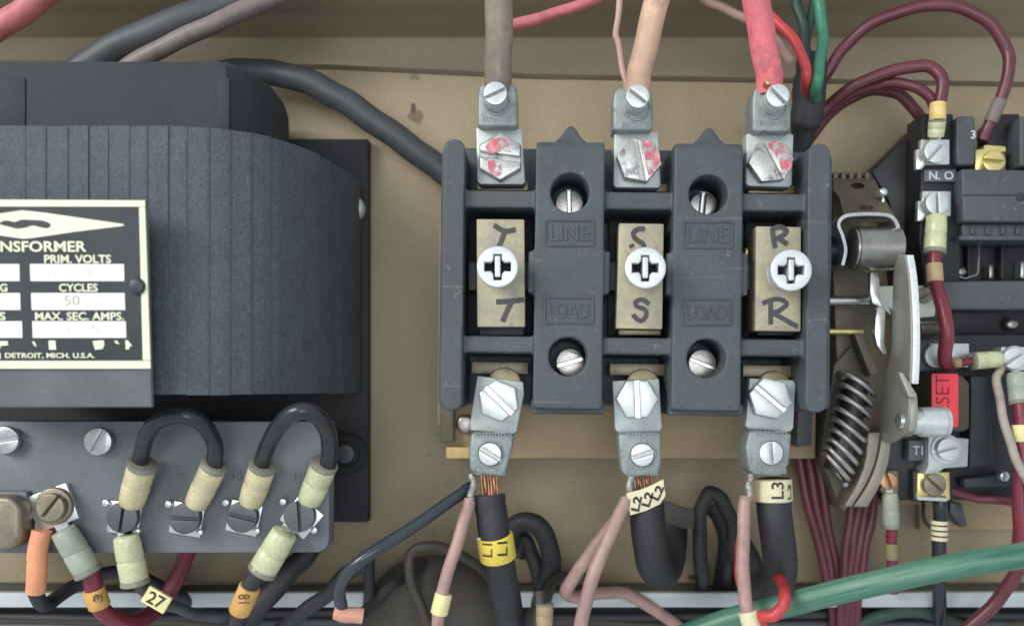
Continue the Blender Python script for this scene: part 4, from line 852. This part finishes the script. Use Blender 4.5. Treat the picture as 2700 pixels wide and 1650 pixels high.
obj('terminal_block', px_poly([(2420, 895), (2520, 890), (2524, 975), (2420, 980)], 24, 30, .6), 'grey_plastic', OR)
obj('terminal_plate', px_box(2452, 905, 2556, 968, 30, 32, .4), 'tin', OR)
obj('terminal_washer', px_disc(2472, 938, 32, 32, 34, .4, 24), 'nickel', OR)
tp = obj('marking_plate', px_box(2396, 1160, 2446, 1214, 24, 30, .4), 'print_plate', OR)
text('lettering', 'T1', 2408, 1175, 2433, 1199, 30.05, 'print_white', tp, thick=.06)
obj('terminal_tab', px_poly([(2448, 1148), (2555, 1156), (2552, 1230), (2490, 1234), (2470, 1250), (2438, 1250), (2448, 1228)], 24, 33, .4), 'alu_face', OR)
obj('terminal_washer', px_disc(2496, 1184, 40, 33, 34, .3, 28), 'nickel', OR)
screw('terminal_screw', 2502, 1184, 30, -16, 34, 37.5, 'nickel', OR, sw=7)
obj('terminal_block', px_box(2408, 1240, 2512, 1322, 24, 28, .4), 'bakelite_dark', OR)
obj('square_washer', px_poly([(2420, 1246), (2504, 1244), (2506, 1318), (2418, 1314)], 28, 31, .4), 'brass', OR)
obj('washer_lip', px_poly([(2416, 1298), (2422, 1308), (2498, 1312), (2498, 1322), (2420, 1318)], 31, 33.5, .3), 'tin', OR)
screw('terminal_screw', 2466, 1278, 30, 42, 31, 34.5, 'bronze', OR, sw=6)
obj('end_terminal', px_poly(rrect(2322, 1240, 2370, 1300, 10), 24, 28, .5), 'bronze', OR)
screw('terminal_screw', 2344, 1268, 24, 70, 28, 31, 'copper', OR, sw=6)
obj('ledge', px_poly([(2540, 1262), (2660, 1250), (2662, 1284), (2544, 1286)], 24, 30, .6), 'bakelite_dark', OR)
obj('ledge_screw', px_disc(2652, 1256, 14, 30, 34, 1, 16, 3), 'steel', OR)
obj('corner_plate', px_box(2640, 914, 2712, 976, 24, 31, .4), 'tin', OR)
screw('terminal_screw', 2676, 945, 30, -32, 33, 36.5, 'nickel', OR, sw=7)
obj('clip', px_poly([(2506, 1322), (2536, 1326), (2546, 1360), (2552, 1384), (2540, 1392), (2520, 1370), (2504, 1352)], 8, 16, .6), 'dark_screw', OR)
# relay leads
t = lead('relay_lead', 'red lead with horizontal cream crimp sleeve at the relay corner terminal', [([(2500, 958, 34), (2530, 956, 36), (2562, 952, 36)], 22, 'crimson')], [((2562, 952, 36), (2640, 946, 36), 46, 'ivory_green')], [((2508, 957, 35), (2534, 955, 36), 28, 'label_tan')], [(2676, 945, 34, 2636, 946, 28, 31.2, 32.8, 'tin')])
t = lead('relay_lead', 'maroon lead with green-tinged sleeve and cream marker dropping from the corner terminal', [([(2690, 1050, 40), (2694, 1120, 41), (2696, 1200, 42), (2690, 1300, 42), (2692, 1400, 42), (2684, 1500, 40)], 40, 'crimson')], [((2690, 1066, 40), (2680, 984, 37), 54, 'sage')], [((2693, 1120, 41), (2695, 1165, 41.5), 48, 'label_old')])
single_wire('relay_lead', 'thin beige wire curving down from the relay corner terminal', [(2640, 965, 34), (2629, 996, 35), (2636, 1055, 38), (2654, 1133, 42), (2675, 1199, 46), (2706, 1264, 48), (2750, 1340, 48)], 23, 'beige_wire')
t = lead('relay_lead', 'red lead with grey crimp sleeve and olive marker below the relay end terminal', [([(2350, 1375, 28), (2351, 1420, 28), (2352, 1480, 27), (2356, 1560, 24)], 28, 'crimson')], [((2350, 1390, 28), (2346, 1298, 29), 44, 'sage')], [((2351, 1432, 28), (2352, 1474, 28), 36, 'label_olive')], [(2344, 1268, 22, 2345, 1300, 20, 28.1, 28.9, 'tin')])
t = thing('relay_lead', 'black lead with striped cream ring markers below the brass relay terminal', 'wire', P(2476, 1340, 28))
tube('insulated_wire', [(2478, 1305, 29), (2479, 1350, 29), (2477, 1420, 29), (2474, 1490, 28), (2476, 1570, 24), (2478, 1640, 18)], 36, 'black_wire', t)
for k in range(4): band('ring_marker', (2477.5, 1372+k*14, 29), (2477.2, 1382+k*14, 29), 42, 'label_cream', t)
single_wire('relay_lead', 'thin brown wire hooking beside the striped black lead', [(2434, 1318, 8), (2434, 1350, 9), (2442, 1378, 10), (2468, 1396, 10)], 10, 'brown_rubber')
single_wire('relay_lead', 'dark maroon wire lying under the relay housing', [(2505, 1290, 26), (2560, 1310, 26), (2620, 1318, 28), (2700, 1322, 30), (2780, 1320, 30)], 22, 'maroon')
